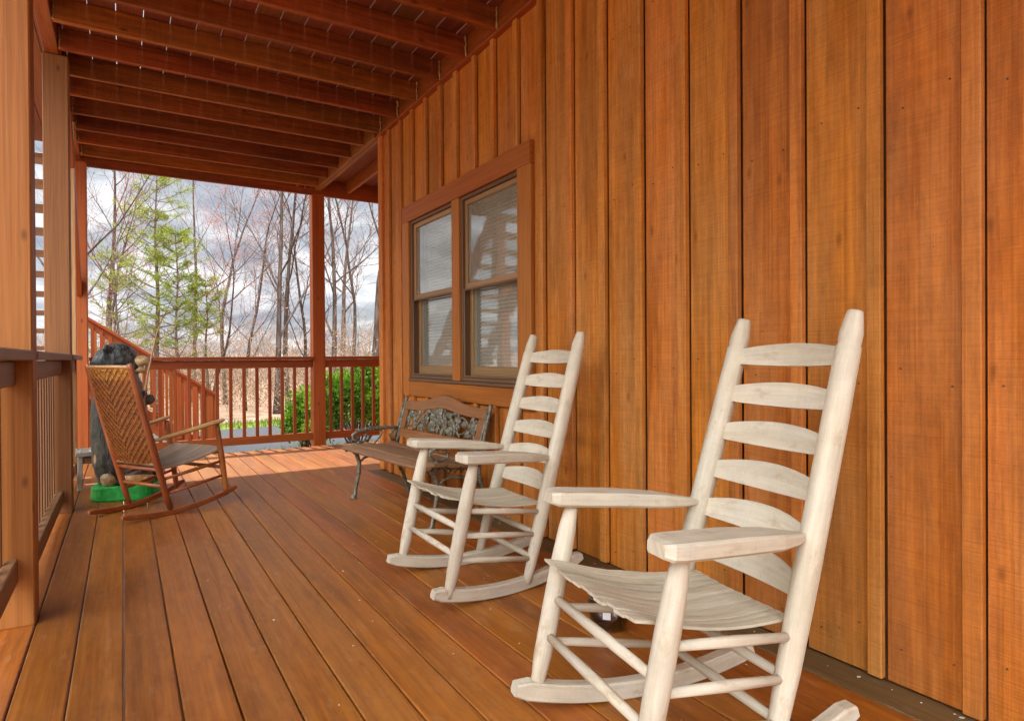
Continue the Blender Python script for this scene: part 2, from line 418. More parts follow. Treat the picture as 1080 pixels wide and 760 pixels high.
# window
win = thing('window', None, None); win.parent = house
b = MB()
b.box((-.034, 2.985, 2.095), (-.002, 4.905, 2.228), 1, .004)          # header board
b.build('head_casing', M['trim'], win)
for a, c in ((2.985, 3.128), (4.777, 4.905)):
    b = MB(); b.box((-.032, a, .70), (-.002, c, 2.0935), 2, .004); b.build('side_casing', M['trim'], win)
b = MB(); b.box((-.03, 3.1295, .70), (-.002, 4.7755, .818), 1, .004); b.build('apron', M['trim'], win)
b = MB(); b.box((-.03, 3.885, .842), (.075, 3.995, 2.0935), 2, .004); b.build('mullion', M['trim'], win)
b = MB(); b.box((-.04, 3.1295, .8195), (.08, 4.7755, .841), 1, .003); b.build('sill', M['sash_dark'], win)
def frame(mb, x0, x1, y0, y1, z0, z1, w, wt=None, wb=None):
    wt = wt or w; wb = wb or w
    mb.box((x0, y0, z0), (x1, y0 + w, z1), 2, .003); mb.box((x0, y1 - w, z0), (x1, y1, z1), 2, .003)
    mb.box((x0, y0 + w + .0005, z1 - wt), (x1, y1 - w - .0005, z1), 1, .003)
    mb.box((x0, y0 + w + .0005, z0), (x1, y1 - w - .0005, z0 + wb), 1, .003)
glass, nt, p = mat('window_glass')
nt.nodes.remove(p)
gl = N(nt, 'ShaderNodeBsdfGlossy'); gl.inputs['Roughness'].default_value = .035; gl.inputs['Color'].default_value = (.92, .95, .97, 1)
tr = N(nt, 'ShaderNodeBsdfTransparent'); tr.inputs['Color'].default_value = (.93, .95, .93, 1)
fr = N(nt, 'ShaderNodeFresnel'); fr.inputs['IOR'].default_value = 1.7
geo = N(nt, 'ShaderNodeTexCoord'); nz = N(nt, 'ShaderNodeTexNoise'); nz.inputs['Scale'].default_value = 5; nz.inputs['Detail'].default_value = 2
L(nt, geo.outputs['Object'], nz.inputs['Vector'])
bp = N(nt, 'ShaderNodeBump'); bp.inputs['Strength'].default_value = .06; bp.inputs['Distance'].default_value = .01
L(nt, nz.outputs[0], bp.inputs['Height']); L(nt, bp.outputs[0], gl.inputs['Normal'])
ma = N(nt, 'ShaderNodeMath', operation='MULTIPLY_ADD'); ma.inputs[1].default_value = .20; ma.inputs[2].default_value = .01; ma.use_clamp = True
L(nt, fr.outputs[0], ma.inputs[0])
df = N(nt, 'ShaderNodeBsdfDiffuse'); df.inputs['Color'].default_value = (.46, .43, .33, 1)
m0 = N(nt, 'ShaderNodeMixShader'); m0.inputs[0].default_value = .30; L(nt, tr.outputs[0], m0.inputs[1]); L(nt, df.outputs[0], m0.inputs[2])
mx = N(nt, 'ShaderNodeMixShader'); L(nt, ma.outputs[0], mx.inputs[0]); L(nt, m0.outputs[0], mx.inputs[1]); L(nt, gl.outputs[0], mx.inputs[2])
L(nt, mx.outputs[0], nt.nodes['Material Output'].inputs[0])
for y0, y1 in ((3.1295, 3.8845), (3.9955, 4.7755)):
    jam = MB(); frame(jam, -.012, .085, y0, y1, .842, 2.094, .022); jam.build('jamb', M['sash_dark'], win)
    a, c = y0 + .023, y1 - .023
    up = MB(); frame(up, .008, .038, a, c, 1.47, 2.071, .034, .034, .036); su = up.build('upper_sash', M['sash'], win)
    lo = MB(); frame(lo, .044, .076, a, c, .865, 1.505, .04, .036, .075); sl = lo.build('lower_sash', M['sash'], win)
    g = MB(); g.box((.021, a + .0345, 1.506), (.025, c - .0345, 2.0365), 2, 0); g.build('pane', glass, su)
    g = MB(); g.box((.058, a + .0405, .9405), (.062, c - .0405, 1.4685), 2, 0); g.build('pane', glass, sl)
    sc = MB(); frame(sc, -.008, .004, a + .001, c - .001, .8655, 1.468, .014); sc.build('screen_frame', M['sash_dark'], win)
    bl = MB()
    z = .90
    while z < 2.06:
        bl.beam((.125, a + .01, z), (.125, c - .01, z), .028, .0022, V((-.80, 0, .60)).normalized(), 0, .5); z += .0255
    bl.box((.108, a, 2.06), (.142, c, 2.09), 1, .002)
    bl.build('blind', M['blind'], win)
rm = MB(); rm.box((.2, 2.9, .6), (.25, 5.0, 2.4), 2, 0); rm.build('dark_interior', M['room'], win)

# ------------------------------------------------------------------ upper deck
ud = thing('upper_deck', 'underside of the red stained upper deck on rows of joists', 'deck', (0, 0, 2.985))
JZ0, JZ1 = 0.0, .14
jy = [7.415 - .4075 * k for k in range(23)]
for k, y in enumerate(jy):
    b = MB(); b.box((-.338, y - .019, JZ0 + rnd.uniform(-.003, .003)), (1.950, y + .019, JZ1 - .002), 0, .003, rnd.random()); jo = b.build('joist', M['joist'], ud)
    if y > 2.5:
        b = MB(); n = 9; b.tube([(1.943 + rnd.uniform(-.004, .004), y - .020, .002 + .134 * q / n) for q in range(n + 1)], [rnd.uniform(.003, .009) for q in range(n + 1)], 6, smooth=False); b.build('sealant_bead', M['sealant'], jo)
        b = MB(); b.tube([(-.332 + rnd.uniform(-.004, .004), y - .020, .002 + .134 * q / n) for q in range(n + 1)], [rnd.uniform(.003, .008) for q in range(n + 1)], 6, smooth=False); b.build('sealant_bead', M['sealant'], jo)
b = MB(); b.box((1.953, -2.0, .0), (1.988, 5.465, JZ1), 1, .003, .6); b.build('ledger', M['joist'], ud)
b = MB(); b.box((1.944, -2.0, -.012), (1.992, 5.465, -.001), 1, .002, .9); b.build('ledger_trim', M['rail'], ud)
for xa in (1.935, 1.976):
    b = MB(); b.box((xa, 5.50, -.004), (xa + .038, 7.565, JZ1 - .001), 1, .003, rnd.uniform(.5, 1)); b.build('carrying_beam', M['joist'], ud)
b = MB(); b.box((-.42, -2.0, .002), (-.342, 7.565, JZ1 - .002), 1, .003, .6); b.build('side_beam', M['joist'], ud)
b = MB(); b.box((-.46, 7.57, -.062), (4.6, 7.61, JZ1 - .001), 0, .003, .7); b.build('rim_joist', M['joist'], ud)
for k, x in enumerate((2.33, 2.74, 3.15, 3.55)):
    b = MB(); b.box((x - .019, 5.51, .0), (x + .019, 7.565, JZ1 - .002), 1, .003); b.build('joist', M['joist'], ud)
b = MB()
x = -.46 - 3 * .1465  # three extra boards overhang left, added to keep sun off the floor edge
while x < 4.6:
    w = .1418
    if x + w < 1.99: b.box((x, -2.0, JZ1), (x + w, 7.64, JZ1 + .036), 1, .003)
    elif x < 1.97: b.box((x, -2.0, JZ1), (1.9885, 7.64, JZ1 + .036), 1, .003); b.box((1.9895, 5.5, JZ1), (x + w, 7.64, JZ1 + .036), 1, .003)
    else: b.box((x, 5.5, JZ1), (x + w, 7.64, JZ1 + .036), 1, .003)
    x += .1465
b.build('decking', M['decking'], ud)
for x in (1.74, 1.83):
    b = MB(); b.tube([(x, 7.571, .03 if x < 1.8 else .02), (x, 7.560, .03 if x < 1.8 else .02)], [.016, .013], 10); b.build('bolt', M['steel'], ud)

b = MB(); r9 = random.Random(4)
for k in range(90):
    if k < 50: x, y = 1.96 - abs(r9.gauss(0, .05)), r9.uniform(.5, 3.4)
    else: x, y = r9.uniform(.3, 1.9), r9.uniform(.8, 3.6)
    sz = r9.uniform(.002, .0055) * (1 if k % 9 else 1.8); a = r9.uniform(0, PI); u = V((math.cos(a), math.sin(a), 0)); v_ = V((-u.y, u.x, 0)); c = V((x, y, .003))
    q = [c - u * sz, c - v_ * sz * .5, c + u * sz * .8, c + v_ * sz * .6]
    b.loft([q, [p_ + V((0, 0, .0015)) for p_ in q]])
tag(b.build('floor_debris', plain('pale_chips', (.5, .42, .3), (.62, .56, .46), 60, .8)), 'tiny pale wood chips and leaf bits scattered along the wall base', 'debris', None, 'stuff')
# ------------------------------------------------------------------ posts
def post(name, x0, x1, y0, y1, z0, z1, m, label):
    b = MB(); cx, cy = (x0 + x1) / 2, (y0 + y1) / 2
    b.box((x0 - cx, y0 - cy, 0), (x1 - cx, y1 - cy, z1 - z0), 2, .005, .6)
    o = b.build(name, m, None, (cx, cy, z0))
    return tag(o, label, 'post', 'square posts carrying the upper deck')
M['post_red'] = wood('red_post_wood', (.38, .088, .013), (.27, .055, .008), (.35, .10, .022), grain=(42, 1.1), blotch=(5, .7), tone_amt=.2, rough=.55, bump=.25, spec=.3, knots=.8)
M['post_brown'] = wood('brown_post_wood', (.26, .105, .030), (.18, .066, .017), (.25, .11, .04), grain=(42, 1.1), blotch=(5, .7), tone_amt=.2, rough=.6, bump=.25, spec=.3, knots=.8)
post('porch_post', -.432, -.292, .98, 1.12, -.5, 2.984, M['post'], 'square post of the railing just outside the left edge')
post('porch_post', -.432, -.292, 2.99, 3.13, 0, 2.984, M['post'], 'wide pale tan square post at the far left, nearest of the posts')
post('porch_post', -.432, -.292, 5.055, 5.195, 0, 2.984, M['post_brown'], 'brown square post between the nearest post and the carved bear')
cp = post('porch_post', -.432, -.292, 7.40, 7.54, -.5, 2.92, M['post_red'], 'reddish corner post behind the carved bear beside the stair')
b = MB(); b.beam((.005, -.045, 1.66 + .5), (.005, -1.42, 2.975 + .5), .045, .12, UP, .004, .9); b.build('knee_brace', M['rail'], cp)
post('porch_post', 1.915, 2.06, 7.612, 7.755, -.5, 3.1, M['post_red'], 'red square post standing in the middle of the far railing')
b = MB(); b.box((-.02, -.02, 0), (.02, .02, 2.97), 2, .003, .9)  # pale wood colour stands in for a strip of sunlight
tag(b.build('slim_post', M['hick_pale'], None, (-.350, 6.39, 0)), 'slim upright with sunlight painted in as pale colour where the left railing ends behind the bear', 'post')

# ------------------------------------------------------------------ railings
def railing(label, a, c, along_y, n0=None, cap_m=None, bal_m=None, zb=.05, spacing=.13, capw=.145, sub_off=0, bal_off=0):
    a, c = V(a), V(c); ln = (c - a).length; d = (c - a).normalized()
    t = thing('porch_railing', label, 'railing', a, 0, 'railing sections round the porch')
    ax = 1 if along_y else 0
    def seg(x0, x1, lat0, lat1, z0, z1, mb):
        if along_y: mb.box((lat0, x0, z0), (lat1, x1, z1), 1, .004)
        else: mb.box((x0, lat0, z0), (x1, lat1, z1), 0, .004)
    b = MB(); seg(0, ln, -capw / 2, capw / 2, 1.0, 1.038, b); b.build('cap', cap_m or M['rail'], t)
    b = MB(); seg(.003, ln - .003, -.019 + sub_off, .019 + sub_off, .908, .998, b); b.build('top_rail', bal_m or M['rail'], t)
    b = MB(); seg(.003, ln - .003, -.019 + sub_off, .019 + sub_off, zb, zb + .09, b); b.build('bottom_rail', bal_m or M['rail'], t)
    n = max(1, int(ln / spacing)); sp = ln / n
    for k in range(n):
        q = sp * (k + .5)
        b = MB()
        z0, z1 = zb + .091, .907
        if along_y: b.box((bal_off - .017, q - .017, z0 - (.07 if bal_off else 0)), (bal_off + .017, q + .017, z1 + (.07 if bal_off else 0)), 2, .003)
        else: b.box((q - .017, sub_off - .017, z0), (q + .017, sub_off + .017, z1), 2, .003)
        b.build('baluster', bal_m or M['rail'], t)
    return t
railing('left railing with dark cap from the nearest tan post to the brown post', (-.3605, 3.131, 0), (-.3605, 5.054, 0), True, cap_m=M['railcap'], bal_m=M['railcap'], bal_off=-.0375, zb=.06, sub_off=0)
railing('left railing with dark cap cut by the photo edge before the nearest post', (-.3605, 1.121, 0), (-.3605, 2.989, 0), True, cap_m=M['railcap'], bal_m=M['railcap'], bal_off=-.0375, zb=.17)
railing('short left railing behind the carved bear past the brown post', (-.3605, 5.196, 0), (-.3605, 6.366, 0), True, cap_m=M['railcap'], bal_m=M['railcap'], bal_off=-.0375, zb=.06)
railing('long far railing between the stair corner and the red post', (-.291, 7.655, -.012), (1.914, 7.655, -.012), False, zb=.05)
railing('far railing in front of the green bush, right of the red post', (2.061, 7.655, -.012), (4.2, 7.655, -.012), False, zb=.05)

# ------------------------------------------------------------------ outside staircase
st = thing('outdoor_staircase', 'red wooden stair from the upper deck down past the far left corner', 'staircase', (-.9, 9, GZ))
def sp(x, y, z): return (x + .9, y - 9, z - GZ)
y_top, z_top, y_bot, z_bot = 7.66, 3.12, 10.30, .66
for x in (-.46, -1.40):
    b = MB(); b.beam(sp(x, y_top - .0, z_top - .02), sp(x, y_bot + .12, z_bot - .15), .04, .26, UP, .004, .6); b.build('stringer', M['rail'], st)
nT = 12
for k in range(nT):
    f = (k + .6) / nT
    yv, zv = y_top + (y_bot - y_top) * f, z_top + (z_bot - z_top) * f
    b = MB(); b.box(sp(-1.378, yv - .13, zv - .025), sp(-.482, yv + .14, zv + .025), 0, .004); b.build('tread', M['railcap'], st)
b = MB(); 
for k in range(7): b.box(sp(-1.45, 10.2 + k * .145, .62), sp(-.40, 10.2 + k * .145 + .14, .66), 0, .003)
b.build('landing', M['deck'], st)
for x, y in ((-1.42, 10.24), (-.45, 10.24), (-1.42, 11.18), (-.45, 11.18)):
    b = MB(); b.box(sp(x - .045, y - .045, GZ), sp(x + .045, y + .045, 1.62 if x < -1 else .615), 2, .004); b.build('landing_post', M['post_red'], st)
SX0, SZ0, SX1, SZ1 = -.40, 1.56, 1.13, .50      # handrail line of the lower flight
for yv in (10.22, 11.12):
    b = MB(); b.beam(sp(SX0 - .05, yv, SZ0 - .9), sp(SX1 + .0, yv, SZ1 - .93), .04, .24, UP, .004, .6); b.build('stringer', M['rail'], st)
for k in range(6):
    f = (k + .5) / 6.0
    xv, zv = SX0 + (SX1 - SX0) * f, SZ0 - .87 + (SZ1 - SZ0) * f
    b = MB(); b.box(sp(xv - .14, 10.243, zv - .02), sp(xv + .14, 11.097, zv + .02), 1, .004); b.build('tread', M['railcap'], st)
def stair_rail(label, yv):
    t = thing('stair_railing', label, 'railing', (SX0, yv, SZ0 - .9), 0, 'sloping railings of the lower stair flight')
    def q(x, z): return (x - SX0, 0, z - SZ0 + .9)
    b = MB(); b.beam(q(SX0 - .08, SZ0 + .055), q(SX1 + .06, SZ1 + .0 - .042), .11, .036, UP, .004, .7); b.build('handrail', M['rail'], t)
    b = MB(); b.beam(q(SX0 - .04, SZ0 - .035), q(SX1, SZ1 - .063), .036, .085, UP, .003, .5); b.build('top_rail', M['rail'], t)
    n = 15
    for k in range(n):
        f = (k + .5) / n; x = SX0 + (SX1 - SX0) * f; z = SZ0 + (SZ1 - SZ0) * f
        b = MB(); w = .02 if k < 10 else .034
        b.box((x - SX0 - w, -.042, z - SZ0 + .9 - .94), (x - SX0 + w, -.021, z - SZ0 + .9 - .07), 2, .003); b.build('baluster', M['rail'], t)
    b = MB(); b.box((SX1 - SX0 - .045, -.02, SZ1 - SZ0 - .25), (SX1 - SX0 + .045, .07, SZ1 - SZ0 + .9 - .05), 2, .004); b.build('newel', M['post_red'], t)
stair_rail('sloping stair handrail with red balusters, nearer side of the lower flight', 10.18)
stair_rail('sloping stair handrail with red balusters, farther side of the lower flight', 11.16)
# railing of the landing's far side, seen above the bear
b = MB()

# ------------------------------------------------------------------ white ladder-back rocking chairs
def turned(p0, p1, prof, n=12, mb=None):
    """prof: list of (t, radius)"""
    mb = mb or MB(); p0, p1 = V(p0), V(p1)
    mb.tube([p0.lerp(p1, t) for t, r in prof], [r for t, r in prof], n)
    return mb
def rocker_mesh(x0, x1, y0, y1, xc, R, h, w, zoff=0.0, tipcut=.02):
    mb = MB(); rings = []
    n = 22
    for k in range(n + 1):
        t = k / n; x = x0 + (x1 - x0) * t; yv = y0 + (y1 - y0) * t
        zb = zoff + (x - xc) ** 2 / (2 * R)
        hh = h
        if k == 0 or k == n: hh = h * .62; zb += h * .14
        sl = (x - xc) / R; nrm = V((-sl, 0, 1)).normalized()
        base = V((x, yv, zb)); c = .005; a = w / 2
        prof = [(-a + c, 0), (a - c, 0), (a, c), (a, hh - c), (a - c, hh), (-a + c, hh), (-a, hh - c), (-a, c)]
        rings.append([base + V((0, q, 0)) + nrm * z for q, z in prof])
    mb.loft(rings); return mb
def slat_mesh(pl, pr, fwd, upv, h0, h1, bow, th=.010):
    """arched, bowed ladder-back slat from pl to pr"""
    mb = MB(); pl, pr = V(pl), V(pr); rings = []
    n = 14
    for k in range(n + 1):
        t = k / n; s = math.sin(PI * t)
        arch = s ** .8
        c = pl.lerp(pr, t) - fwd * bow * (1 - (2 * t - 1) ** 2)
        top = h0 + (h1 - h0) * arch; bot = -h0 * .75
        rings.append([c + upv * bot - fwd * th / 2, c + upv * bot + fwd * th / 2, c + upv * (top - .004) + fwd * th / 2, c + upv * top + fwd * th * .25, c + upv * top - fwd * th * .25, c + upv * (top - .004) - fwd * th / 2])
    mb.loft(rings); return mb
def arm_mesh(front, back, side, w=.105, th=.041):
    mb = MB(); f, k_ = V(front), V(back); d = (k_ - f); Ln = d.length; d.normalize()
    lat = V((0, side, 0)); up = d.cross(lat) * (-side); 
    if up.z < 0: up = -up
    st_ = [(0, .62, .72, 0), (.035, .95, .96, 0), (.10, 1, 1, 0), (.45, 1.0, 1, 0), (.72, .86, .92, -.004), (.88, .52, .66, -.008), (.97, .26, .45, -.008), (1.0, .22, .4, -.008)]
    rings = []
    for t, ws, ts, lo in st_:
        c = f + d * (Ln * t) + up * lo
        a, h = w * ws / 2, th * ts / 2; ch = min(.007, a * .4, h * .4)
        c = c - lat * ((w / 2 - a) * .25 if t > .5 else 0)
        prof = [(-a + ch, -h), (a - ch, -h), (a, -h + ch), (a, h - ch), (a - ch, h), (-a + ch, h), (-a, h - ch), (-a, -h + ch)]
        rings.append([c + lat * x + up * z for x, z in prof])
    mb.loft(rings); return mb
def white_chair(label):
    t = thing('rocking_chair', label, 'rocking chair', (0, 0, 0), 0, 'white ladder-back rocking chairs along the wall')
    FB, FT = V((.232, .257, .05)), V((.113, .257, .572))
    BB, BT = V((-.155, .226, .03)), V((-.47, .20, 1.112))
    def mir(p, s): return V((p.x, p.y * s, p.z))
    def onF(z, s): k = (z - FB.z) / (FT.z - FB.z); return mir(FB.lerp(FT, k), s)
    def onB(z, s): k = (z - BB.z) / (BT.z - BB.z); return mir(BB.lerp(BT, k), s)
    for s in (1, -1):
        turned(mir(FB, s), mir(FT, s), [(0, .017), (.05, .019), (.2, .026), (.45, .028), (.7, .0285), (.88, .025), (.97, .020), (1, .019)], 14).build('leg', M['white'], t)
        turned(mir(BB, s), mir(BT, s), [(0, .018), (.05, .021), (.2, .029), (.4, .032), (.6, .032), (.8, .0315), (.915, .0305), (.922, .0265), (.928, .0285), (.95, .0285), (.99, .0215), (1, .019)], 14).build('upright', M['white'], t)
        fr_ = V((.185, .268 * s, .600)); bk = onB(.565, s) + V((.012, 0, 0))
        arm_mesh(fr_, bk, s).build('armrest', M['white'], t)
        rocker_mesh(.30, -.475, .257 * s, .185 * s, -.07, 1.28, .052, .042).build('rocker', M['white'], t)
        for zf, zb in ((.385, .325), (.288, .230), (.193, .130)):
            a, c = onF(zf, s), onB(zb, s)
            MB_ = MB(); MB_.tube([a, a.lerp(c, .5), c], [.0105, .0135, .0105], 10); MB_.build('rung', M['white'], t)
    for zf in (.315, .212):
        mb = MB(); a, c = onF(zf, 1), onF(zf, -1); mb.tube([a, a.lerp(c, .5), c], [.0115, .0145, .0115], 10); mb.build('rung', M['white'], t)
    for zb in (.232, .135):
        mb = MB(); a, c = onB(zb, 1), onB(zb, -1); mb.tube([a, a.lerp(c, .5), c], [.0115, .0145, .0115], 10); mb.build('rung', M['white'], t)
    back_dir = (BT - BB); back_dir.y = 0; back_dir.normalize()
    fwd = V((back_dir.z, 0, -back_dir.x))
    for i in range(6):
        z = .992 - .1135 * i
        slat_mesh(onB(z, 1) + fwd * .004, onB(z, -1) + fwd * .004, fwd, back_dir, .024, .050 + .003 * i, .022 + .004 * i).build('slat', M['white'], t)
    # woven splint seat: fore-aft strips dipping in the middle
    mb = MB(); n = 11
    for k in range(n):
        s0 = -1 + 2 * k / n; s1 = -1 + 2 * (k + 1) / n - .012; rings = []
        fx = rnd.uniform(-.006, .008)
        lift = rnd.uniform(-.0012, .0012)
        for j in range(11):
            u_ = j / 10.0; x = .212 + fx * (1 if j == 0 else 0) - .485 * u_
            hw = .228 + (.190 - .228) * u_
            def zz(sy): return .434 - .088 * u_ - .036 * math.sin(PI * min(1, u_ * 1.02)) * (1 - .35 * sy * sy) + .006 * sy * sy + lift + (-.005 if j == 0 else 0)
            ra = []
            ys_ = [s0, (s0 + s1) / 2, s1]
            top = [V((x, q * hw, zz(q) + .003 + (.0012 if i == 1 else 0))) for i, q in enumerate(ys_)]
            bot = [V((x, q * hw, zz(q) - .004)) for q in reversed(ys_)]
            rings.append(top + bot)
        mb.loft(rings, smooth=False)
    mb.build('seat', M['white_seat'], t)
    return t
ca = white_chair('nearest white ladder-back rocking chair, largest, against the bare wall at right')
ca.location = (1.171, 1.2, 0); ca.rotation_euler = (0, 0, math.radians(170.15))
cb = dup(ca, (1.324, 2.52, 0), math.radians(178.8), 'farther white ladder-back rocking chair, between the bench and the nearer white rocker')

# ------------------------------------------------------------------ brown woven rocking chair
def brown_chair():
    t = thing('rocking_chair', 'brown pole rocking chair with woven back, beside the carved bear', 'rocking chair', (.2844, 4.902, 0), math.radians(32.18))
    FB, FT = V((.215, .262, .06)), V((.142, .262, .56))
    BB, BT = V((-.172, .210, .03)), V((-.434, .213, .975))
    def mir(p, s): return V((p.x, p.y * s, p.z))
    def onF(z, s): return mir(FB.lerp(FT, (z - FB.z) / (FT.z - FB.z)), s)
    def onB(z, s): return mir(BB.lerp(BT, (z - BB.z) / (BT.z - BB.z)), s)
    for s in (1, -1):
        turned(mir(FB, s), mir(FT, s), [(0, .012), (.1, .018), (.5, .021), (.9, .017), (1, .014)], 10).build('leg', M['hick'], t)
        turned(mir(BB, s), mir(BT, s), [(0, .014), (.1, .019), (.4, .0225), (.7, .021), (.97, .019), (1, .014)], 10).build('upright', M['hick'], t)
        a, c = V((.17, .285 * s, .582)), onB(.487, s)
        mb = MB(); rings = []
        for k, (q, w, h) in enumerate(((0, .022, .010), (.05, .034, .013), (.3, .033, .014), (.6, .024, .014), (.9, .014, .012), (1, .011, .010))):
            ctr = a.lerp(c, q) + V((0, .014 * s * math.sin(PI * q), 0))
            rings.append([ctr + V((0, w * math.cos(2 * PI * i / 10), h * math.sin(2 * PI * i / 10))) for i in range(10)])
        mb.loft(rings, smooth=True); mb.build('armrest', M['hick_pale'], t)
        rocker_mesh(.285, -.46, .275 * s, .168 * s, -.20, 1.35, .034, .026).build('rocker', M['hick'], t)
        for zf, zb in ((.30, .235), (.20, .14)):
            mb = MB(); p_, q_ = onF(zf, s), onB(zb, s); mb.tube([p_, p_.lerp(q_, .5), q_], [.009, .0125, .009], 8); mb.build('rung', M['hick'], t)
    for z in (.36, .255):
        mb = MB(); mb.tube([onF(z, 1), onF(z, -1)], .0125, 8); mb.build('rung', M['hick'], t)
    for z in (.30, .19):
        mb = MB(); mb.tube([onB(z, 1), onB(z, -1)], .0125, 8); mb.build('rung', M['hick'], t)
    for z in (.955, .335):
        mb = MB(); mb.tube([onB(z, 1), onB(z, -1)], .012, 8); mb.build('back_rail', M['hick_pale'], t)
    # herringbone splint weave of the back panel
    weave, nt, p = mat('splint_weave')
    uv = N(nt, 'ShaderNodeUVMap'); mp = N(nt, 'ShaderNodeMapping'); mp.inputs['Scale'].default_value = (1, 1, 1); L(nt, uv.outputs[0], mp.inputs[0])
    nz = N(nt, 'ShaderNodeTexNoise'); nz.inputs['Scale'].default_value = 14; nz.inputs['Detail'].default_value = 5; L(nt, mp.outputs[0], nz.inputs['Vector'])
    at = N(nt, 'ShaderNodeAttribute', attribute_name='tone')
    r1 = ramp(nt, at.outputs['Fac'], [(0, (.12, .028, .006)), (.3, (.30, .085, .014)), (.65, (.36, .115, .014)), (1, (.48, .25, .035))])
    r2 = ramp(nt, nz.outputs[0], [(.35, .55), (.65, 1.15)])
    col = mixc(nt, 1.0, r1.outputs[0], r2.outputs[0], 'MULTIPLY'); L(nt, col, p.inputs['Base Color']); p.inputs['Roughness'].default_value = .5
    mb = MB(); nw, nh = 34, 54
    bd = (BT - BB).normalized(); fw = V((bd.z, 0, -bd.x))
    for i in range(nw):
        for j in range(nh):
            def P(a, c_):
                z = .345 + (.948 - .345) * c_
                pt = onB(z, 1).lerp(onB(z, -1), a); return pt - fw * (.022 * math.sin(PI * a) + .010 * math.sin(PI * c_))
            a0, a1 = (i + .06) / nw, (i + .94) / nw; c0, c1 = (j + .05) / nh, (j + .95) / nh
            ph = (j + (i if (i // 17) % 2 == 0 else -i)) % 4
            over = ph < 2
            h = .006 if over else .002
            base = .50 if over else .16
            if j > nh - 7: base += .3
            tn = min(1, max(0, base + rnd.uniform(-.22, .22)))
            q = [P(a0, c0), P(a1, c0), P(a1, c1), P(a0, c1)]
            top = [x + fw * h for x in q]; bot = [x - fw * h for x in q]
            mb.loft([bot, top], tone=tn)
    mb.build('woven_back', weave, t)
    # slatted seat
    mb = MB(); n = 9
    for k in range(n):
        s0, s1 = -1 + 2 * k / n + .008, -1 + 2 * (k + 1) / n - .008; rings = []
        for j in range(7):
            u_ = j / 6; x = .19 - .43 * u_; hw = .262 - .075 * u_; z = .398 - .092 * u_ - .022 * math.sin(PI * u_)
            rings.append([V((x, s0 * hw, z)), V((x, s1 * hw, z)), V((x, s1 * hw, z - .012)), V((x, s0 * hw, z - .012))])
        mb.loft(rings)
    mb.build('seat', M['grey_seat'], t)
brown_chair()

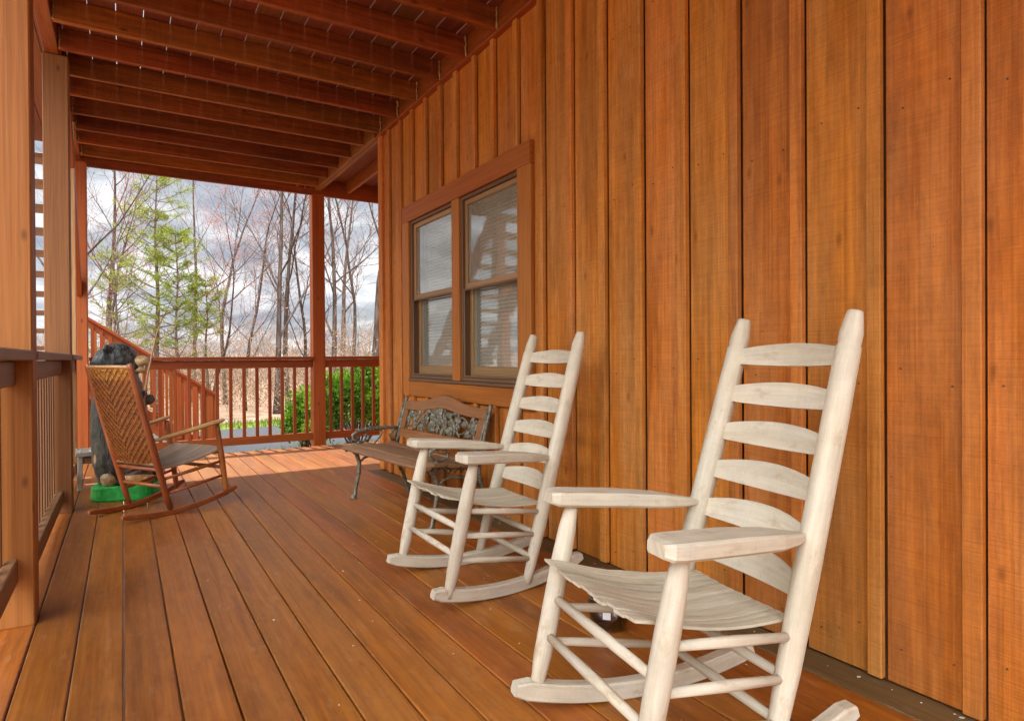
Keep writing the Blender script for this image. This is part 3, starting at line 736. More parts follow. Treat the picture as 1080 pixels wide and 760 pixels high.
# ------------------------------------------------------------------ park bench
def bench():
    u = V((.1, -.995, 0)).normalized()
    rz = math.atan2(u.y, u.x)
    t = thing('park_bench', 'park bench with cast iron ends and ornamental back under the window', 'bench', (1.40, 4.43, 0), rz)
    # local x along the bench (away from far end), local y towards the wall
    Ln = 1.09; sgn = 1   # local +y = u rotated +90deg = (.995,.1): towards the wall
    def back(v_, s): return None
    def bk(x, s, off=0):          # point on the back plane, s = height
        return V((x, .325 + (s - .36) * .27 + off, s))
    for x in (0, Ln):
        mb = MB()
        c = lambda pts, r, n=8: mb.tube([V((x, a, z)) for a, z in pts], r, n)
        c([(-.015, .0), (-.01, .012), (.0, .03), (.012, .10), (.03, .18), (.035, .25), (.015, .32), (-.03, .362), (-.07, .352)], [.024, .022, .014, .013, .014, .015, .016, .016, .013])
        c([(.43, .0), (.425, .012), (.415, .03), (.39, .12), (.35, .20), (.325, .28), (.325, .36)], [.024, .022, .014, .013, .015, .016, .016])
        c([(-.07, .355), (0, .372), (.12, .358), (.24, .346), (.33, .352)], .012)
        c([(.03, .25), (.07, .285), (.12, .30), (.20, .29), (.28, .26), (.34, .22)], .009)
        for k in range(7):
            a = -.0 + .045 * k
            c([(a, .366 - .02 * k / 7), (a + .022, .318), (a + .045, .358 - .01 * k / 7)], .006, 6)
        c([(.325, .34), (.345, .44), (.375, .56), (.415, .695), (.425, .712)], [.016, .015, .015, .014, .01])
        c([(.31, .39), (.33, .46), (.362, .57), (.395, .68)], .008, 6)
        for k in range(8):
            z = .41 + .035 * k; a = .322 + (z - .36) * .27
            c([(a - .012, z), (a + .014, z + .018)], .006, 6)
        c([(.352, .482), (.29, .492), (.20, .490), (.09, .488), (.02, .478), (-.015, .455), (-.012, .428), (.02, .408), (.06, .402), (.10, .414), (.11, .438), (.09, .455), (.07, .445)], [.011, .012, .014, .015, .014, .012, .011, .010, .009, .008, .008, .007, .006])
        c([(.02, .408), (.035, .39), (.03, .365)], .010)
        c([(.34, .475), (.30, .465), (.27, .44), (.285, .405), (.32, .39)], .008, 6)
        c([(.20, .485), (.212, .455), (.19, .42), (.16, .395), (.14, .36)], .007, 6)
        mb.build('cast_iron_end', M['iron'], t)
    for a, z, w, tilt in ((-.055, .371, .062, .25), (.03, .384, .085, .0), (.125, .372, .085, -.06), (.215, .363, .085, -.02), (.295, .366, .060, .06)):
        mb = MB(); mb.beam((-.045, a, z), (Ln + .045, a, z), w, .020, V((0, -tilt, 1)).normalized(), .005); mb.build('seat_slat', M['bench_wood'], t)
    def slab(name, poly_fn, n, x0, x1, th=.022, m=None):
        mb = MB(); rings = []
        for k in range(n + 1):
            x = x0 + (x1 - x0) * k / n; lo, hi = poly_fn(x)
            rings.append([bk(x, lo, -th / 2), bk(x, lo, th / 2), bk(x, hi - .004, th / 2), bk(x, hi, th / 4), bk(x, hi, -th / 4), bk(x, hi - .004, -th / 2)])
        mb.loft(rings); return mb.build(name, m or M['bench_back'], t)
    def archf(x):
        q = (x - Ln / 2) / (Ln * .30)
        return math.exp(-q * q * 2.2)
    slab('top_rail', lambda x: (.622 + .035 * archf(x), .682 + .062 * archf(x)), 28, .022, Ln - .022)
    slab('bottom_rail', lambda x: (.425, .482), 2, .022, Ln - .022)
    for x0 in (.022, Ln - .082):
        slab('stile', lambda x: (.4825, .6215), 2, x0, x0 + .06)
    # ornamental iron panel: vines, leaves and flowers
    mb = MB(); rr = random.Random(5)
    x0, x1, z0, z1 = .083, Ln - .083, .483, .628
    def top(x): return .622 + .035 * archf(x)
    for k in range(11):
        a = x0 + (x1 - x0) * (k + rr.uniform(-.2, .2)) / 10; c_ = a + rr.uniform(-.12, .12)
        a = min(max(a, x0), x1); c_ = min(max(c_, x0), x1)
        pts = []
        for j in range(9):
            q = j / 8; x = a + (c_ - a) * q + .018 * math.sin(q * 7 + k); x = min(max(x, x0), x1)
            pts.append(bk(x, z0 + (top(x) - z0) * q))
        mb.tube(pts, .0062, 6)
    for k in range(2):
        pts = []
        for j in range(40):
            q = j / 39; x = x0 + (x1 - x0) * q
            pts.append(bk(x, z0 + (top(x) - z0) * (.5 + .36 * math.sin(q * 14 + k * PI))))
        mb.tube(pts, .0065, 6)
    for k in range(120):
        x = rr.uniform(x0 + .015, x1 - .015); s = rr.uniform(z0 + .015, top(x) - .01)
        dens = math.exp(-((x - Ln / 2) / .22) ** 2)
        if rr.random() > .45 + .55 * dens: continue
        a = rr.uniform(0, PI); l, w = rr.uniform(.022, .042), rr.uniform(.012, .022); c0 = bk(x, s, rr.uniform(-.004, .004))
        up = V((0, .27, 1)).normalized(); ax = V((1, 0, 0)) * math.cos(a) + up * math.sin(a); bx = V((1, 0, 0)) * -math.sin(a) + up * math.cos(a); nn = ax.cross(bx)
        outl = [(-1, 0), (-.5, .8), (.1, 1), (.6, .6), (1, 0), (.6, -.6), (.1, -1), (-.5, -.8)]
        mb.loft([[c0 + ax * l * p_ + bx * w * q_ - nn * .004 for p_, q_ in outl], [c0 + ax * l * p_ * 1.0 + bx * w * q_ for p_, q_ in outl], [c0 + ax * l * p_ * .5 + bx * w * q_ * .4 + nn * .006 for p_, q_ in outl]])
    for x, s, r in ((Ln * .5, .575, .036), (Ln * .44, .535, .026), (Ln * .57, .545, .028), (Ln * .3, .56, .022), (Ln * .72, .55, .022)):
        for j in range(6):
            a = j * PI / 3; c0 = bk(x + r * .6 * math.cos(a), s + r * .6 * math.sin(a), -.006); mb.ball(c0, (r * .45, .007, r * .45), 8, 5)
        mb.ball(bk(x, s, -.010), (r * .35, .008, r * .35), 8, 5)
    mb.build('ornament_panel', M['iron'], t)
bench()

# ------------------------------------------------------------------ carved bear
def bear():
    t = thing('carved_bear', 'carved black wooden bear with fishing rod on a green base', 'statue', (.035, 5.47, 0), math.radians(-18))
    fur, nt, p = mat('carved_fur')
    tc = N(nt, 'ShaderNodeTexCoord'); mp = N(nt, 'ShaderNodeMapping'); mp.inputs['Scale'].default_value = (26, 26, 7); L(nt, tc.outputs['Object'], mp.inputs[0])
    nz = N(nt, 'ShaderNodeTexNoise'); nz.inputs['Scale'].default_value = 1.6; nz.inputs['Detail'].default_value = 6; nz.inputs['Distortion'].default_value = .8; L(nt, mp.outputs[0], nz.inputs['Vector'])
    n2 = N(nt, 'ShaderNodeTexNoise'); n2.inputs['Scale'].default_value = 5; n2.inputs['Detail'].default_value = 4; L(nt, tc.outputs['Object'], n2.inputs['Vector'])
    a = ramp(nt, nz.outputs[0], [(.38, (.012, .012, .010)), (.56, (.045, .045, .036)), (.72, (.13, .125, .10))])
    sx = N(nt, 'ShaderNodeSeparateXYZ'); L(nt, tc.outputs['Object'], sx.inputs[0])
    hz = N(nt, 'ShaderNodeMapRange'); L(nt, sx.outputs[2], hz.inputs[0]); hz.inputs[1].default_value = .85; hz.inputs[2].default_value = .98; hz.inputs[3].default_value = .75; hz.inputs[4].default_value = 0
    b2 = ramp(nt, n2.outputs[0], [(.42, 0.0), (.6, .8)])
    mm = N(nt, 'ShaderNodeMath', operation='MULTIPLY'); L(nt, hz.outputs[0], mm.inputs[0]); L(nt, b2.outputs[0], mm.inputs[1])
    col = mixc(nt, mm.outputs[0], a.outputs[0], (.10, .105, .07)); L(nt, col, p.inputs['Base Color']); p.inputs['Roughness'].default_value = .42
    bp = N(nt, 'ShaderNodeBump'); bp.inputs['Strength'].default_value = .9; bp.inputs['Distance'].default_value = .012; L(nt, nz.outputs[0], bp.inputs['Height']); L(nt, bp.outputs[0], p.inputs['Normal'])
    tan = plain('carved_tan_wood', (.34, .20, .085), (.50, .33, .16), 22, .5, bump=.4)
    tan2 = plain('carved_orange_wood', (.48, .22, .06), (.58, .31, .11), 18, .45, bump=.4)
    green = plain('green_paint', (.010, .30, .035), (.02, .42, .06), 30, .45, bump=.5)
    dark = plain('rod_dark', (.02, .02, .022), None, 10, .35)
    horn = plain('tooth_white', (.7, .68, .6), None, 10, .4)
    def blob(name, m, parts, vox=.014, sm=2, parent=None):
        mb = MB()
        for q in parts:
            if q[0] == 'e': mb.ball(q[1], q[2], 18, 12)
            else: mb.tube(q[1], q[2], 14)
        o = mb.build(name, m, parent or t)
        r = o.modifiers.new('remesh', 'REMESH'); r.mode = 'VOXEL'; r.voxel_size = vox; r.use_smooth_shade = True
        s_ = o.modifiers.new('smooth', 'SMOOTH'); s_.factor = .5; s_.iterations = sm
        tx = bpy.data.textures.new(name + '_chips', 'CLOUDS'); tx.noise_scale = .05
        d = o.modifiers.new('chips', 'DISPLACE'); d.texture = tx; d.strength = .016; d.mid_level = .5; d.texture_coords = 'LOCAL'
        return o
    # local +x is the way the bear looks (picture right)
    body = blob('body', fur, [
        ('t', [(-.03, 0, .10), (-.05, 0, .25), (-.065, 0, .45), (-.07, 0, .65), (-.07, 0, .82), (-.075, 0, .93)], [.165, .185, .185, .175, .155, .12]),
        ('e', (-.075, 0, 1.00), (.135, .125, .125)), ('e', (-.125, 0, .97), (.12, .12, .12)),
        ('e', (-.005, 0, .965), (.10, .085, .075)),
        ('e', (-.11, .115, 1.08), (.026, .034, .034)), ('e', (-.11, -.115, 1.08), (.026, .034, .034)),
        ('t', [(-.06, .15, .80), (.03, .20, .68), (.11, .13, .70)], [.06, .052, .04]),
        ('t', [(-.06, -.14, .80), (.02, -.18, .66), (.10, -.11, .72)], [.06, .052, .04]),
        ('e', (.08, .10, .17), (.10, .085, .09)), ('e', (.08, -.10, .17), (.10, .085, .09))])
    blob('muzzle', tan, [('e', (.08, 0, .985), (.072, .062, .045)), ('e', (.075, 0, .925), (.055, .05, .024))], .009, 1, body)
    mb = MB(); mb.ball((.147, 0, 1.0), (.018, .026, .018)); mb.build('nose', dark, body)
    for s in (1, -1):
        mb = MB(); mb.ball((.03, .055 * s, 1.045), .012); mb.build('eye', dark, body)
        mb = MB(); mb.tube([(.11, .028 * s, .965), (.115, .028 * s, .935)], [.008, .002], 8); mb.build('tooth', horn, body)
    blob('foot', tan2, [('e', (.085, -.125, .145), (.095, .075, .055))] + [('e', (.165, -.17 + .03 * k, .135), (.028, .02, .03)) for k in range(4)], .009, 1, body)
    blob('foot', tan2, [('e', (.085, .125, .145), (.095, .075, .055))] + [('e', (.165, .08 + .03 * k, .135), (.028, .02, .03)) for k in range(4)], .009, 1, body)
    blob('heel', tan, [('e', (-.085, -.135, .145), (.062, .06, .06))], .009, 1, body)
    blob('tail', tan, [('e', (-.165, -.10, .30), (.035, .04, .075))], .009, 1, body)
    mb = MB(); rings = []
    for z, r in ((0, .215), (.012, .222), (.095, .218), (.104, .205)):
        rings.append([V((r * math.copysign(abs(math.cos(a)) ** .55, math.cos(a)), r * math.copysign(abs(math.sin(a)) ** .55, math.sin(a)), z)) for a in [2 * PI * k / 36 for k in range(36)]])
    mb.loft(rings, smooth=False); mb.build('base', green, t)
    mb = MB(); mb.tube([(.115, -.10, .50), (.125, -.10, .70), (.15, -.08, .90), (.205, -.05, 1.2), (.24, -.03, 1.32)], [.011, .011, .008, .005, .003], 8); rod = mb.build('fishing_rod', M['hick_pale'], t)
    mb = MB(); mb.tube([(.12, -.15, .755), (.125, -.09, .755)], .026, 12); mb.ball((.13, -.165, .765), .013); mb.build('reel', dark, rod)
bear()
# ------------------------------------------------------------------ small stool, glass jar, sign
stt = thing('low_stool', 'low grey weathered wooden stool half hidden behind the carved bear', 'stool', (-.215, 6.02, 0), .05)
b = MB()
b.box((-.11, -.17, .262), (.13, .17, .290), 1, .006); b.build('seat', M['stool'], stt)
for x in (-.085, .10):
    for y in (-.135, .135):
        b = MB(); b.beam((x, y, 0), (x * .92, y * .92, .261), .034, .034, V((0, 1, 0)), .004); b.build('leg', M['stool'], stt)
b = MB(); b.box((-.085, -.128, .20), (.10, -.112, .2605), 0, .003); b.build('apron', M['bench_wood'], stt)

jar = thing('glass_jar', 'clear round glass jar on the floor under the nearest white rocker', 'jar', (1.53, 1.815, .0015))
gm, nt, p = mat('jar_glass')
nt.nodes.remove(p)
gl = N(nt, 'ShaderNodeBsdfGlossy'); gl.inputs['Roughness'].default_value = .03
tr = N(nt, 'ShaderNodeBsdfTransparent'); tr.inputs['Color'].default_value = (.90, .92, .92, 1)
fr = N(nt, 'ShaderNodeFresnel'); fr.inputs['IOR'].default_value = 1.6
nz = N(nt, 'ShaderNodeTexNoise'); nz.inputs['Scale'].default_value = 14; bp = N(nt, 'ShaderNodeBump'); bp.inputs['Strength'].default_value = .25; L(nt, nz.outputs[0], bp.inputs['Height']); L(nt, bp.outputs[0], gl.inputs['Normal']); L(nt, bp.outputs[0], fr.inputs['Normal'])
mm_ = N(nt, 'ShaderNodeMath', operation='MULTIPLY_ADD'); L(nt, fr.outputs[0], mm_.inputs[0]); mm_.inputs[1].default_value = 2.2; mm_.inputs[2].default_value = .08; mm_.use_clamp = True
mx = N(nt, 'ShaderNodeMixShader'); L(nt, mm_.outputs[0], mx.inputs[0]); L(nt, tr.outputs[0], mx.inputs[1]); L(nt, gl.outputs[0], mx.inputs[2]); L(nt, mx.outputs[0], nt.nodes['Material Output'].inputs[0])
out = [(.0, .0), (.045, .0), (.060, .006), (.074, .03), (.080, .065), (.078, .11), (.066, .150), (.056, .165), (.058, .178)]
inn = [(.053, .178), (.051, .165), (.061, .150), (.073, .11), (.075, .065), (.069, .032), (.055, .012), (.0, .010)]
b = MB(); b.loft([[V((max(r, .0008) * math.cos(2 * PI * k / 32), max(r, .0008) * math.sin(2 * PI * k / 32), z)) for k in range(32)] for r, z in out + inn], caps=True, smooth=True)
b.build('vessel', gm, jar)
b = MB(); rings = []
for z in (.055, .085):
    rings.append([V((.0808 * math.cos(a), .0808 * math.sin(a), z)) for a in [-2.55 + .05 * k for k in range(8)]])
b.loft(rings, closed=False, caps=False); b.build('pale_patch', plain('plain_pale', (.75, .74, .70)), jar)  # plain pale patch curved round the side of the jar

sg = thing('roadside_sign', 'small red sign on a thin post seen between the stair balusters', 'sign', (1.20, 16.9, GZ))
b = MB(); b.tube([(0, 0, 0), (0, 0, .75)], .02, 8); b.build('pole', M['steel'], sg)
b = MB(); r = .15; b.loft([[V((r * math.cos(PI / 8 + k * PI / 4), y, .62 + r * math.sin(PI / 8 + k * PI / 4))) for k in range(8)] for y in (-.032, -.022)]); b.build('plate', M['sign'], sg)

# ------------------------------------------------------------------ trees
def grow(r, height, base_r, limb_from, limb_n, lean, spread=.55, twigs=5, bud_n=6, crooked=.05, fork=False):
    wood_, crown, buds = MB(), MB(), MB()
    def path(p, d, ln, n, wig, up=.0):
        pts = [V(p)]; d = V(d).normalized()
        for k in range(n):
            d = (d + V((r.gauss(0, wig), r.gauss(0, wig), r.gauss(0, wig) * .5 + up))).normalized(); pts.append(pts[-1] + d * ln / n)
        return pts
    def budat(p):
        for _ in range(bud_n):
            c = p + V((r.gauss(0, .10), r.gauss(0, .10), r.gauss(0, .10))); s = r.uniform(.014, .034)
            a = V((r.gauss(0, 1), r.gauss(0, 1), r.gauss(0, 1))).normalized(); bb = a.orthogonal().normalized()
            buds.face([c - a * s, c + bb * s * .6, c + a * s, c - bb * s * .6], r.random())
    def twig(p, d, ln, rad, lev):
        pts = path(p, d, ln, 4 if lev else 3, .16, .04)
        (crown).tube(pts, [rad * (1 - .75 * k / (len(pts) - 1)) for k in range(len(pts))], 4 if lev else 3, caps=False)
        if lev == 0:
            if r.random() < .7: budat(pts[-1])
            return
        for k in range(twigs if lev == 1 else 4):
            q = r.uniform(.25, 1); i = min(len(pts) - 2, int(q * (len(pts) - 1))); s = pts[i].lerp(pts[i + 1], r.random())
            dd = (pts[i + 1] - pts[i]).normalized(); o = V((r.gauss(0, 1), r.gauss(0, 1), r.gauss(.25, .6))).normalized()
            twig(s, dd * .8 + o * .75, ln * r.uniform(.35, .6), rad * .5, lev - 1)
    trunk = path((0, 0, -.15), (lean[0], lean[1], 1), height, 14, crooked, .03)
    rads = [base_r * (1 - .86 * (k / 14) ** .9) for k in range(15)]
    rads[0] *= 1.25
    wood_.tube(trunk, rads, 8)
    for k in range(limb_n):
        q = limb_from + (1 - limb_from) * (k + r.random()) / limb_n; x = q * 14; i = min(13, int(x)); p = trunk[i].lerp(trunk[i + 1], x - i)
        a = k * 2.4 + r.uniform(-.6, .6); o = V((math.cos(a), math.sin(a), 0)); up = r.uniform(.6, 1.5)
        ln = height * spread * (1 - .65 * q) * r.uniform(.6, 1.15); rad = rads[i] * r.uniform(.32, .5)
        pts = path(p, o + UP * up, ln, 6, .10, .06)
        wood_.tube(pts, [rad * (1 - .8 * j / 6) for j in range(7)], 6, caps=False)
        for j in range(6):
            for _ in range(2 if j < 5 else 3):
                if j < 1: continue
                s = pts[j].lerp(pts[j + 1], r.random()); dd = (pts[j + 1] - pts[j]).normalized(); oo = V((r.gauss(0, 1), r.gauss(0, 1), r.gauss(.3, .6))).normalized()
                twig(s, dd + oo * .8, ln * r.uniform(.25, .5), rad * .34, 1)
    for _ in range(5): twig(trunk[-1 - r.randint(0, 2)], (r.gauss(0, .4), r.gauss(0, .4), 1), height * .12, rads[-3] * .5, 1)
    return wood_, crown, buds
cam_f, cam_r = V((math.sin(.5505), math.cos(.5505), 0)), V((math.cos(.5505), -math.sin(.5505), 0))
def spot(px, depth):
    x = (px - 540) / 667.93
    return cam_f * depth + cam_r * (x * depth)
protos = []
def tree_proto(seed, **kw):
    r = random.Random(seed); w, c, bd_ = grow(r, **kw)
    t = thing('bare_tree', 'x', 'tree', (0, 0, 0), 0, 'bare budding trees beyond the railing')
    w.build('trunk', M['bark'], t); c.build('crown', M['twig'], t)
    if bd_.f: tag(bd_.build('buds', M['bud'], t), kind='stuff')
    protos.append(t); return t
tree_proto(1, height=10, base_r=.10, limb_from=.22, limb_n=10, lean=(.03, 0), spread=.5, bud_n=2, twigs=3)
tree_proto(2, height=9.5, base_r=.085, limb_from=.3, limb_n=9, lean=(-.06, .02), spread=.5, bud_n=2, crooked=.06, twigs=3)
tree_proto(3, height=8, base_r=.065, limb_from=.15, limb_n=11, lean=(.05, 0), spread=.5, bud_n=7, twigs=4, crooked=.07)
tree_proto(4, height=11.5, base_r=.14, limb_from=.28, limb_n=10, lean=(0, .02), spread=.45, bud_n=1, twigs=3)
TREES = [ # pixel x, depth, proto, scale, rot, label
 (291, 17.5, 0, .95, .3, 'slender dark tree in the gap left of the red post, forking high'),
 (304, 19.5, 1, 1.05, 1.9, 'slender tree just left of the red post, leaning right'),
 (322, 22, 2, 1.1, 4.0, 'thin tree tight against the left side of the red post'),
 (356, 21, 0, 1.0, 2.2, 'thin tree just right of the red post'),
 (372, 25, 1, 1.15, .9, 'thin tree midway between the red post and the house corner'),
 (392, 17.2, 3, .9, 5.1, 'thickest dark trunk beside the house corner'),
 (258, 19, 2, .95, .6, 'small reddish tree over the middle of the long far railing'),
 (238, 23, 1, 1.0, 3.9, 'twiggy tree behind the lower stair newel'),
 (222, 17.5, 2, .72, 5.3, 'small budding tree with pink tips, just right of the pines'),
 (205, 25, 0, 1.0, 1.2, 'thin tree between the two green pines, farther back'),
 (142, 23, 2, 1.0, 2.0, 'thin tree left of the tall pine, above the bear'),
 (120, 18.5, 1, .8, 4.4, 'small tree with spreading twigs above the bear head'),
 (62, 14, 0, .85, 1.0, 'tree at left mostly behind the reddish corner post, branches reaching over the stair'),
 (110, 30, 3, 1.15, 4.9, 'far bare tree at left over the sloping handrail'),
 (364, 38, 3, 1.3, .8, 'far bare tree right of the red post, behind the thin ones'),
]
used = set()
def gz(p): return gh(p.x, p.y)
for px, dep, k, sc, rz, lab in TREES:
    p = spot(px, dep); p.z = gz(p)
    if k in used: dup(protos[k], p, rz, lab, sc)
    else:
        used.add(k); o = protos[k]; o.location = p; o.rotation_euler = (0, 0, rz); o.scale = (sc, sc, sc); o['label'] = lab
# trees to the left of the porch, mirrored in the window panes
for (x, y, k, sc, lab) in ((-7, 11, 3, .9, 'bare tree left of the porch, mirrored in the window'), (-9, 14, 0, 1, 'bare tree left of the stair, mirrored in the window'), (-6.5, 8.0, 2, 1.1, 'budding tree left of the porch, mirrored in the near window'), (-11, 10, 1, 1.2, 'leaning bare tree left of the porch, mirrored in the window')):
    dup(protos[k], (x, y, GZ), x * 1.7, lab, sc)

def pine(label, seed, height, base_r, first, px, dep, mcol, dens=1.0, blen=.30, whorls=17):
    r = random.Random(seed); w, nd = MB(), MB()
    pts = [V((.02 * math.sin(k * .9), .02 * math.cos(k * 1.1), height * k / 12)) for k in range(13)]
    w.tube(pts, [base_r * (1 - .9 * k / 12) + .004 for k in range(13)], 8)
    for k in range(whorls):
        q = first + (1 - first) * max(0, (k + r.uniform(-.2, .2)) / whorls) ** .95; z = height * min(q, .985)
        ln0 = height * blen * (1 - q) ** .5 * r.uniform(.45, 1.0) + .12
        for j in range(r.choice((3, 4, 4, 5))):
            a = j * 1.45 + k * .9 + r.uniform(-.4, .4); ln = ln0 * r.uniform(.5, 1.15)
            d = V((math.cos(a), math.sin(a), r.uniform(.15, .6)))
            bp_ = [V((0, 0, z)), V((0, 0, z)) + d * ln * .5, V((0, 0, z)) + d * ln + V((0, 0, .10 * ln))]
            w.tube(bp_, [.016 * (1 - q) + .007, .009, .004], 5, caps=False)
            subs = [(bp_[1].lerp(bp_[2], t_), d) for t_ in (.2, .5, .75, 1)]
            for s_, dd in list(subs):
                for sgn in (-1, 1):
                    side = V((-dd.y, dd.x, .3)) * sgn
                    e = s_ + (side * .5 + dd * .4).normalized() * ln * r.uniform(.18, .34)
                    w.tube([s_, e], [.005, .003], 3, caps=False); subs.append((e, side + dd))
            for c, dd in subs:
                if r.random() > dens * .55: continue
                for _ in range(15):
                    v = (V((r.gauss(0, 1), r.gauss(0, 1), r.gauss(.25, .8))).normalized() + dd.normalized() * .5).normalized()
                    s = c + V((r.gauss(0, .05), r.gauss(0, .05), r.gauss(0, .035))); l_ = r.uniform(.08, .16); wv = v.cross(V((r.gauss(0, 1), r.gauss(0, 1), r.gauss(0, 1)))).normalized() * .0095
                    nd.face([s - wv, s + wv, s + v * l_], min(1, max(0, r.gauss(.5, .25) + .12 * v.z)))
    p = spot(px, dep); p.z = gz(p)
    t = thing('pine_tree', label, 'tree', p, r.uniform(0, 6)); w.build('trunk', M['pine_bark'], t); nd.build('foliage', mcol, t)
    return t
pine('tall airy green pine over the stair, left of the red budding trees', 3, 6.9, .075, .30, 166, 17.5, M['needle'], .85, .24, 18)
pine('shorter yellow-green pine close right of the tall pine', 8, 5.1, .05, .30, 187, 17.0, M['needle'], .75, .26, 14)
pine('sparse yellowish sapling low at left over the bear', 21, 4.4, .04, .3, 122, 16.8, M['youngleaf'], .40, .34, 11)
pine('small bright green tufted sapling above the middle of the far railing', 15, 3.9, .04, .55, 218, 17.6, M['needle'], .8, .24, 8)

# thicket of thin twigs between and behind the trees
b = MB(); lf = MB(); r = random.Random(77)
for k in range(8000):
    dep = 16.6 + 28 * r.random() ** 1.5; px = r.uniform(40, 470)
    p = spot(px, dep); p.z = gz(p); 
    hmax = (2.0 + .085 * dep) * (.35 + .65 * r.random() ** 1.3)
    a = r.uniform(0, 2 * PI); z0 = hmax * r.random() * .75
    s = p + V((0, 0, z0)); tl = abs(r.gauss(.5, .55)); d = V((math.cos(a) * tl, math.sin(a) * tl, r.uniform(.25, 1))).normalized(); l_ = r.uniform(.4, 1.3)
    m_ = s + d * l_ * .5 + V((r.gauss(0, .10), r.gauss(0, .10), r.gauss(0, .08))); e = s + d * l_ + V((r.gauss(0, .15), r.gauss(0, .15), 0))
    w_ = .0042 * (dep / 18) * r.uniform(.6, 1.5)
    b.tube([s, m_, e], [w_ * 1.3, w_, w_ * .5], 3, caps=False, smooth=False, tone=r.random())
    if r.random() < .8:
        for _ in range(3):
            c = s.lerp(e, r.random()) + V((r.gauss(0, .15), r.gauss(0, .15), r.gauss(0, .15))); q = r.uniform(.018, .042) * dep / 22
            v = V((r.gauss(0, 1), r.gauss(0, 1), r.gauss(0, 1))).normalized(); u_ = v.orthogonal().normalized()
            lf.face([c - v * q, c + u_ * q * .6, c + v * q, c - u_ * q * .6], r.random())
th = b.build('brushwood', M['brushm']); tag(th, 'pinkish brown thicket of thin bare twigs behind the far railing', 'thicket', None, 'stuff')
tag(lf.build('brushwood_leaves', M['dryleaf']), 'scattered tan and pink leaves hanging in the thicket', 'leaves', None, 'stuff')

# shrub behind the far railing
def shrub(label, px, dep, rad, hgt, n, seed):
    r = random.Random(seed); p = spot(px, dep); p.z = GZ
    t = thing('shrub', label, 'shrub', p)
    w, lv = MB(), MB()
    for k in range(26):
        a = r.uniform(0, 2 * PI); q = r.random() ** .6
        e = V((math.cos(a) * rad * q * .8, math.sin(a) * rad * q * .8, hgt * r.uniform(.5, .9) * (1 - .35 * q)))
        w.tube([V((r.gauss(0, .04), r.gauss(0, .04), 0)), e * .5 + V((0, 0, .06)), e], [.014, .010, .004], 5, caps=False)
    w.build('stem', M['pine_bark'], t)
    clumps = []
    for k in range(95):
        a = r.uniform(0, 2 * PI); el = math.asin(r.uniform(-.15, 1)); q = r.uniform(.62, 1.0)
        bump = 1 + .18 * math.sin(3 * a + seed) + .12 * math.sin(5 * a)
        clumps.append((V((math.cos(a) * math.cos(el) * rad * q * bump, math.sin(a) * math.cos(el) * rad * q * bump, hgt * .38 + math.sin(el) * hgt * .62 * q)), r.uniform(.10, .19), r.random()))
    for k in range(n):
        c, s, tn = r.choice(clumps)
        o = V((r.gauss(0, 1), r.gauss(0, 1), r.gauss(0, .8))); o = o.normalized() * s * r.random() ** .4
        q = c + o; d = (o.normalized() + UP * .5 + V((r.gauss(0, .4), r.gauss(0, .4), r.gauss(0, .4)))).normalized()
        u_ = d.cross(V((r.gauss(0, 1), r.gauss(0, 1), r.gauss(0, 1)))).normalized() * r.uniform(.013, .024); l_ = r.uniform(.04, .08)
        lv.face([q - u_ * .5, q + d * l_ * .5 - u_, q + d * l_, q + d * l_ * .5 + u_], min(1, max(0, .25 + tn * .5 + r.gauss(0, .15))))
    lv.build('foliage', M['shrub'], t)
shrub('bright green bush behind the far railing, right of the red post', 376, 9.7, .78, 1.38, 15000, 4)
shrub('smaller green bush showing just left of the red post', 322, 10.3, .30, 1.0, 5000, 9)

# ------------------------------------------------------------------ sky, sun
SUN_EL, SUN_AZ = math.radians(58.0), math.radians(-12)     # azimuth from +Y towards +X
sd = V((math.sin(SUN_AZ) * math.cos(SUN_EL), math.cos(SUN_AZ) * math.cos(SUN_EL), math.sin(SUN_EL)))
ld = bpy.data.lights.new('sun', 'SUN'); ld.energy = 3.6; ld.angle = math.radians(.5); ld.color = (1, .93, .82)
lo = bpy.data.objects.new('sun', ld); COL.objects.link(lo); lo.rotation_euler = (-sd).to_track_quat('-Z', 'Y').to_euler(); lo.location = sd * 60
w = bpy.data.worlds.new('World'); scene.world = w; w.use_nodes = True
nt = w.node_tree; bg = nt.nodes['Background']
sky = N(nt, 'ShaderNodeTexSky', sky_type='NISHITA'); sky.sun_disc = False; sky.sun_elevation = SUN_EL; sky.sun_rotation = SUN_AZ; sky.air_density = 1; sky.dust_density = 1.5
tc = N(nt, 'ShaderNodeTexCoord'); sx = N(nt, 'ShaderNodeSeparateXYZ'); L(nt, tc.outputs['Generated'], sx.inputs[0])
mz = N(nt, 'ShaderNodeMath', operation='MAXIMUM'); L(nt, sx.outputs[2], mz.inputs[0]); mz.inputs[1].default_value = 0
az = N(nt, 'ShaderNodeMath', operation='ADD'); L(nt, mz.outputs[0], az.inputs[0]); az.inputs[1].default_value = .22
dv = N(nt, 'ShaderNodeVectorMath', operation='DIVIDE'); cb3 = N(nt, 'ShaderNodeCombineXYZ')
for i in range(3): L(nt, az.outputs[0], cb3.inputs[i])
L(nt, tc.outputs['Generated'], dv.inputs[0]); L(nt, cb3.outputs[0], dv.inputs[1])
mp = N(nt, 'ShaderNodeMapping'); mp.inputs['Scale'].default_value = (1, 1, .6); mp.inputs['Location'].default_value = (3.1, .4, 0); L(nt, dv.outputs[0], mp.inputs[0])
n1 = N(nt, 'ShaderNodeTexNoise'); n1.inputs['Scale'].default_value = 1.5; n1.inputs['Detail'].default_value = 8; n1.inputs['Roughness'].default_value = .58; n1.inputs['Distortion'].default_value = .4; L(nt, mp.outputs[0], n1.inputs['Vector'])
cover = ramp(nt, n1.outputs[0], [(.30, .55), (.46, 1.0)])
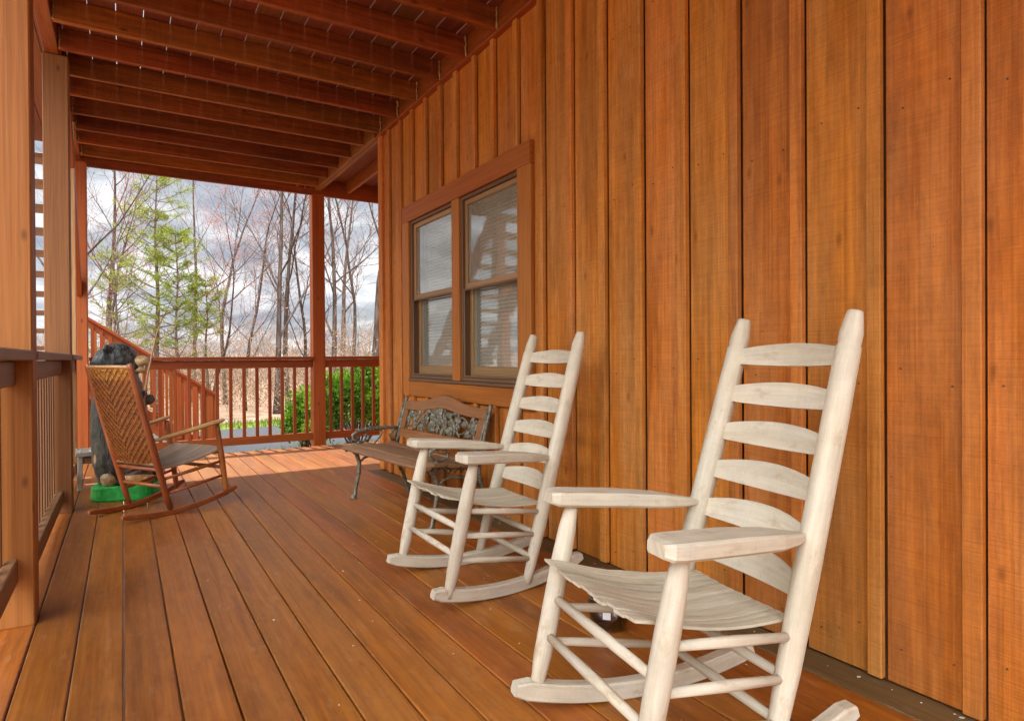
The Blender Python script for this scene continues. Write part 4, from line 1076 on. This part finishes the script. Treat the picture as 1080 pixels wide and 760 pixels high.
n2 = N(nt, 'ShaderNodeTexNoise'); n2.inputs['Scale'].default_value = 3.2; n2.inputs['Detail'].default_value = 7; n2.inputs['Roughness'].default_value = .55; L(nt, mp.outputs[0], n2.inputs['Vector'])
shade = ramp(nt, n2.outputs[0], [(.36, (.35, .39, .46)), (.49, (.53, .56, .61)), (.62, (.90, .91, .93))])
# the cloud bank beyond the porch is dark, an unseen bright lobe behind left is added to fill the porch
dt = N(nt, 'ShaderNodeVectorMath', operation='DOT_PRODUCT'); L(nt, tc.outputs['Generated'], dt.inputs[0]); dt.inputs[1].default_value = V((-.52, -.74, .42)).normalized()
fill_lobe = N(nt, 'ShaderNodeMapRange', interpolation_type='SMOOTHSTEP'); L(nt, dt.outputs['Value'], fill_lobe.inputs[0])
fill_lobe.inputs[1].default_value = .15; fill_lobe.inputs[2].default_value = .95; FILL_EDGE, FILL_PEAK, LITBASE = 0, 50.0, 5.0
fill_lobe.inputs[3].default_value = FILL_EDGE; fill_lobe.inputs[4].default_value = FILL_PEAK
ev = N(nt, 'ShaderNodeMapRange', interpolation_type='SMOOTHSTEP'); L(nt, sx.outputs[2], ev.inputs[0]); ev.inputs[1].default_value = .08; ev.inputs[2].default_value = .55; ev.inputs[3].default_value = .10; ev.inputs[4].default_value = 1.0  # dims the added lobe low down to keep the upper wall darker
lm = N(nt, 'ShaderNodeMath', operation='MULTIPLY_ADD'); L(nt, fill_lobe.outputs[0], lm.inputs[0]); L(nt, ev.outputs[0], lm.inputs[1]); lm.inputs[2].default_value = LITBASE
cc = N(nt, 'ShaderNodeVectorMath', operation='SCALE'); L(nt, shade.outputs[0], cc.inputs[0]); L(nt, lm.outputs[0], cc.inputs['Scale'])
skm = N(nt, 'ShaderNodeVectorMath', operation='SCALE'); L(nt, sky.outputs[0], skm.inputs[0]); skm.inputs['Scale'].default_value = .3
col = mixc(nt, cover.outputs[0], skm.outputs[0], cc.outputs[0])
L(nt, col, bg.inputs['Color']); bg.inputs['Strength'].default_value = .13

# ------------------------------------------------------------------ camera, view
cd = bpy.data.cameras.new('camera'); cd.sensor_fit = 'HORIZONTAL'; cd.sensor_width = 36; cd.lens = 667.93 / 1080 * 36; cd.clip_start = .05; cd.clip_end = 1000
yaw, pit, rol = .550532884, -.00485732551, -.00627285813
f = V((math.sin(yaw) * math.cos(pit), math.cos(yaw) * math.cos(pit), math.sin(pit))); r0 = V((math.cos(yaw), -math.sin(yaw), 0)); u0 = r0.cross(f)
rr_ = r0 * math.cos(rol) + u0 * math.sin(rol); uu = u0 * math.cos(rol) - r0 * math.sin(rol)
co = bpy.data.objects.new('camera', cd); COL.objects.link(co)
mw = Matrix((rr_, uu, -f)).transposed().to_4x4(); mw.translation = (0, 0, 1.0); co.matrix_world = mw
scene.camera = co
scene.view_settings.view_transform = 'Standard'; scene.view_settings.look = 'None'; scene.view_settings.gamma = 1; scene.view_settings.exposure = 1.0
scene.render.engine = 'CYCLES'
cy = scene.cycles; cy.use_denoising = True; cy.max_bounces = 8; cy.diffuse_bounces = 4; cy.glossy_bounces = 3; cy.transmission_bounces = 6; cy.transparent_max_bounces = 8; cy.sample_clamp_indirect = 8; cy.caustics_reflective = False; cy.caustics_refractive = False
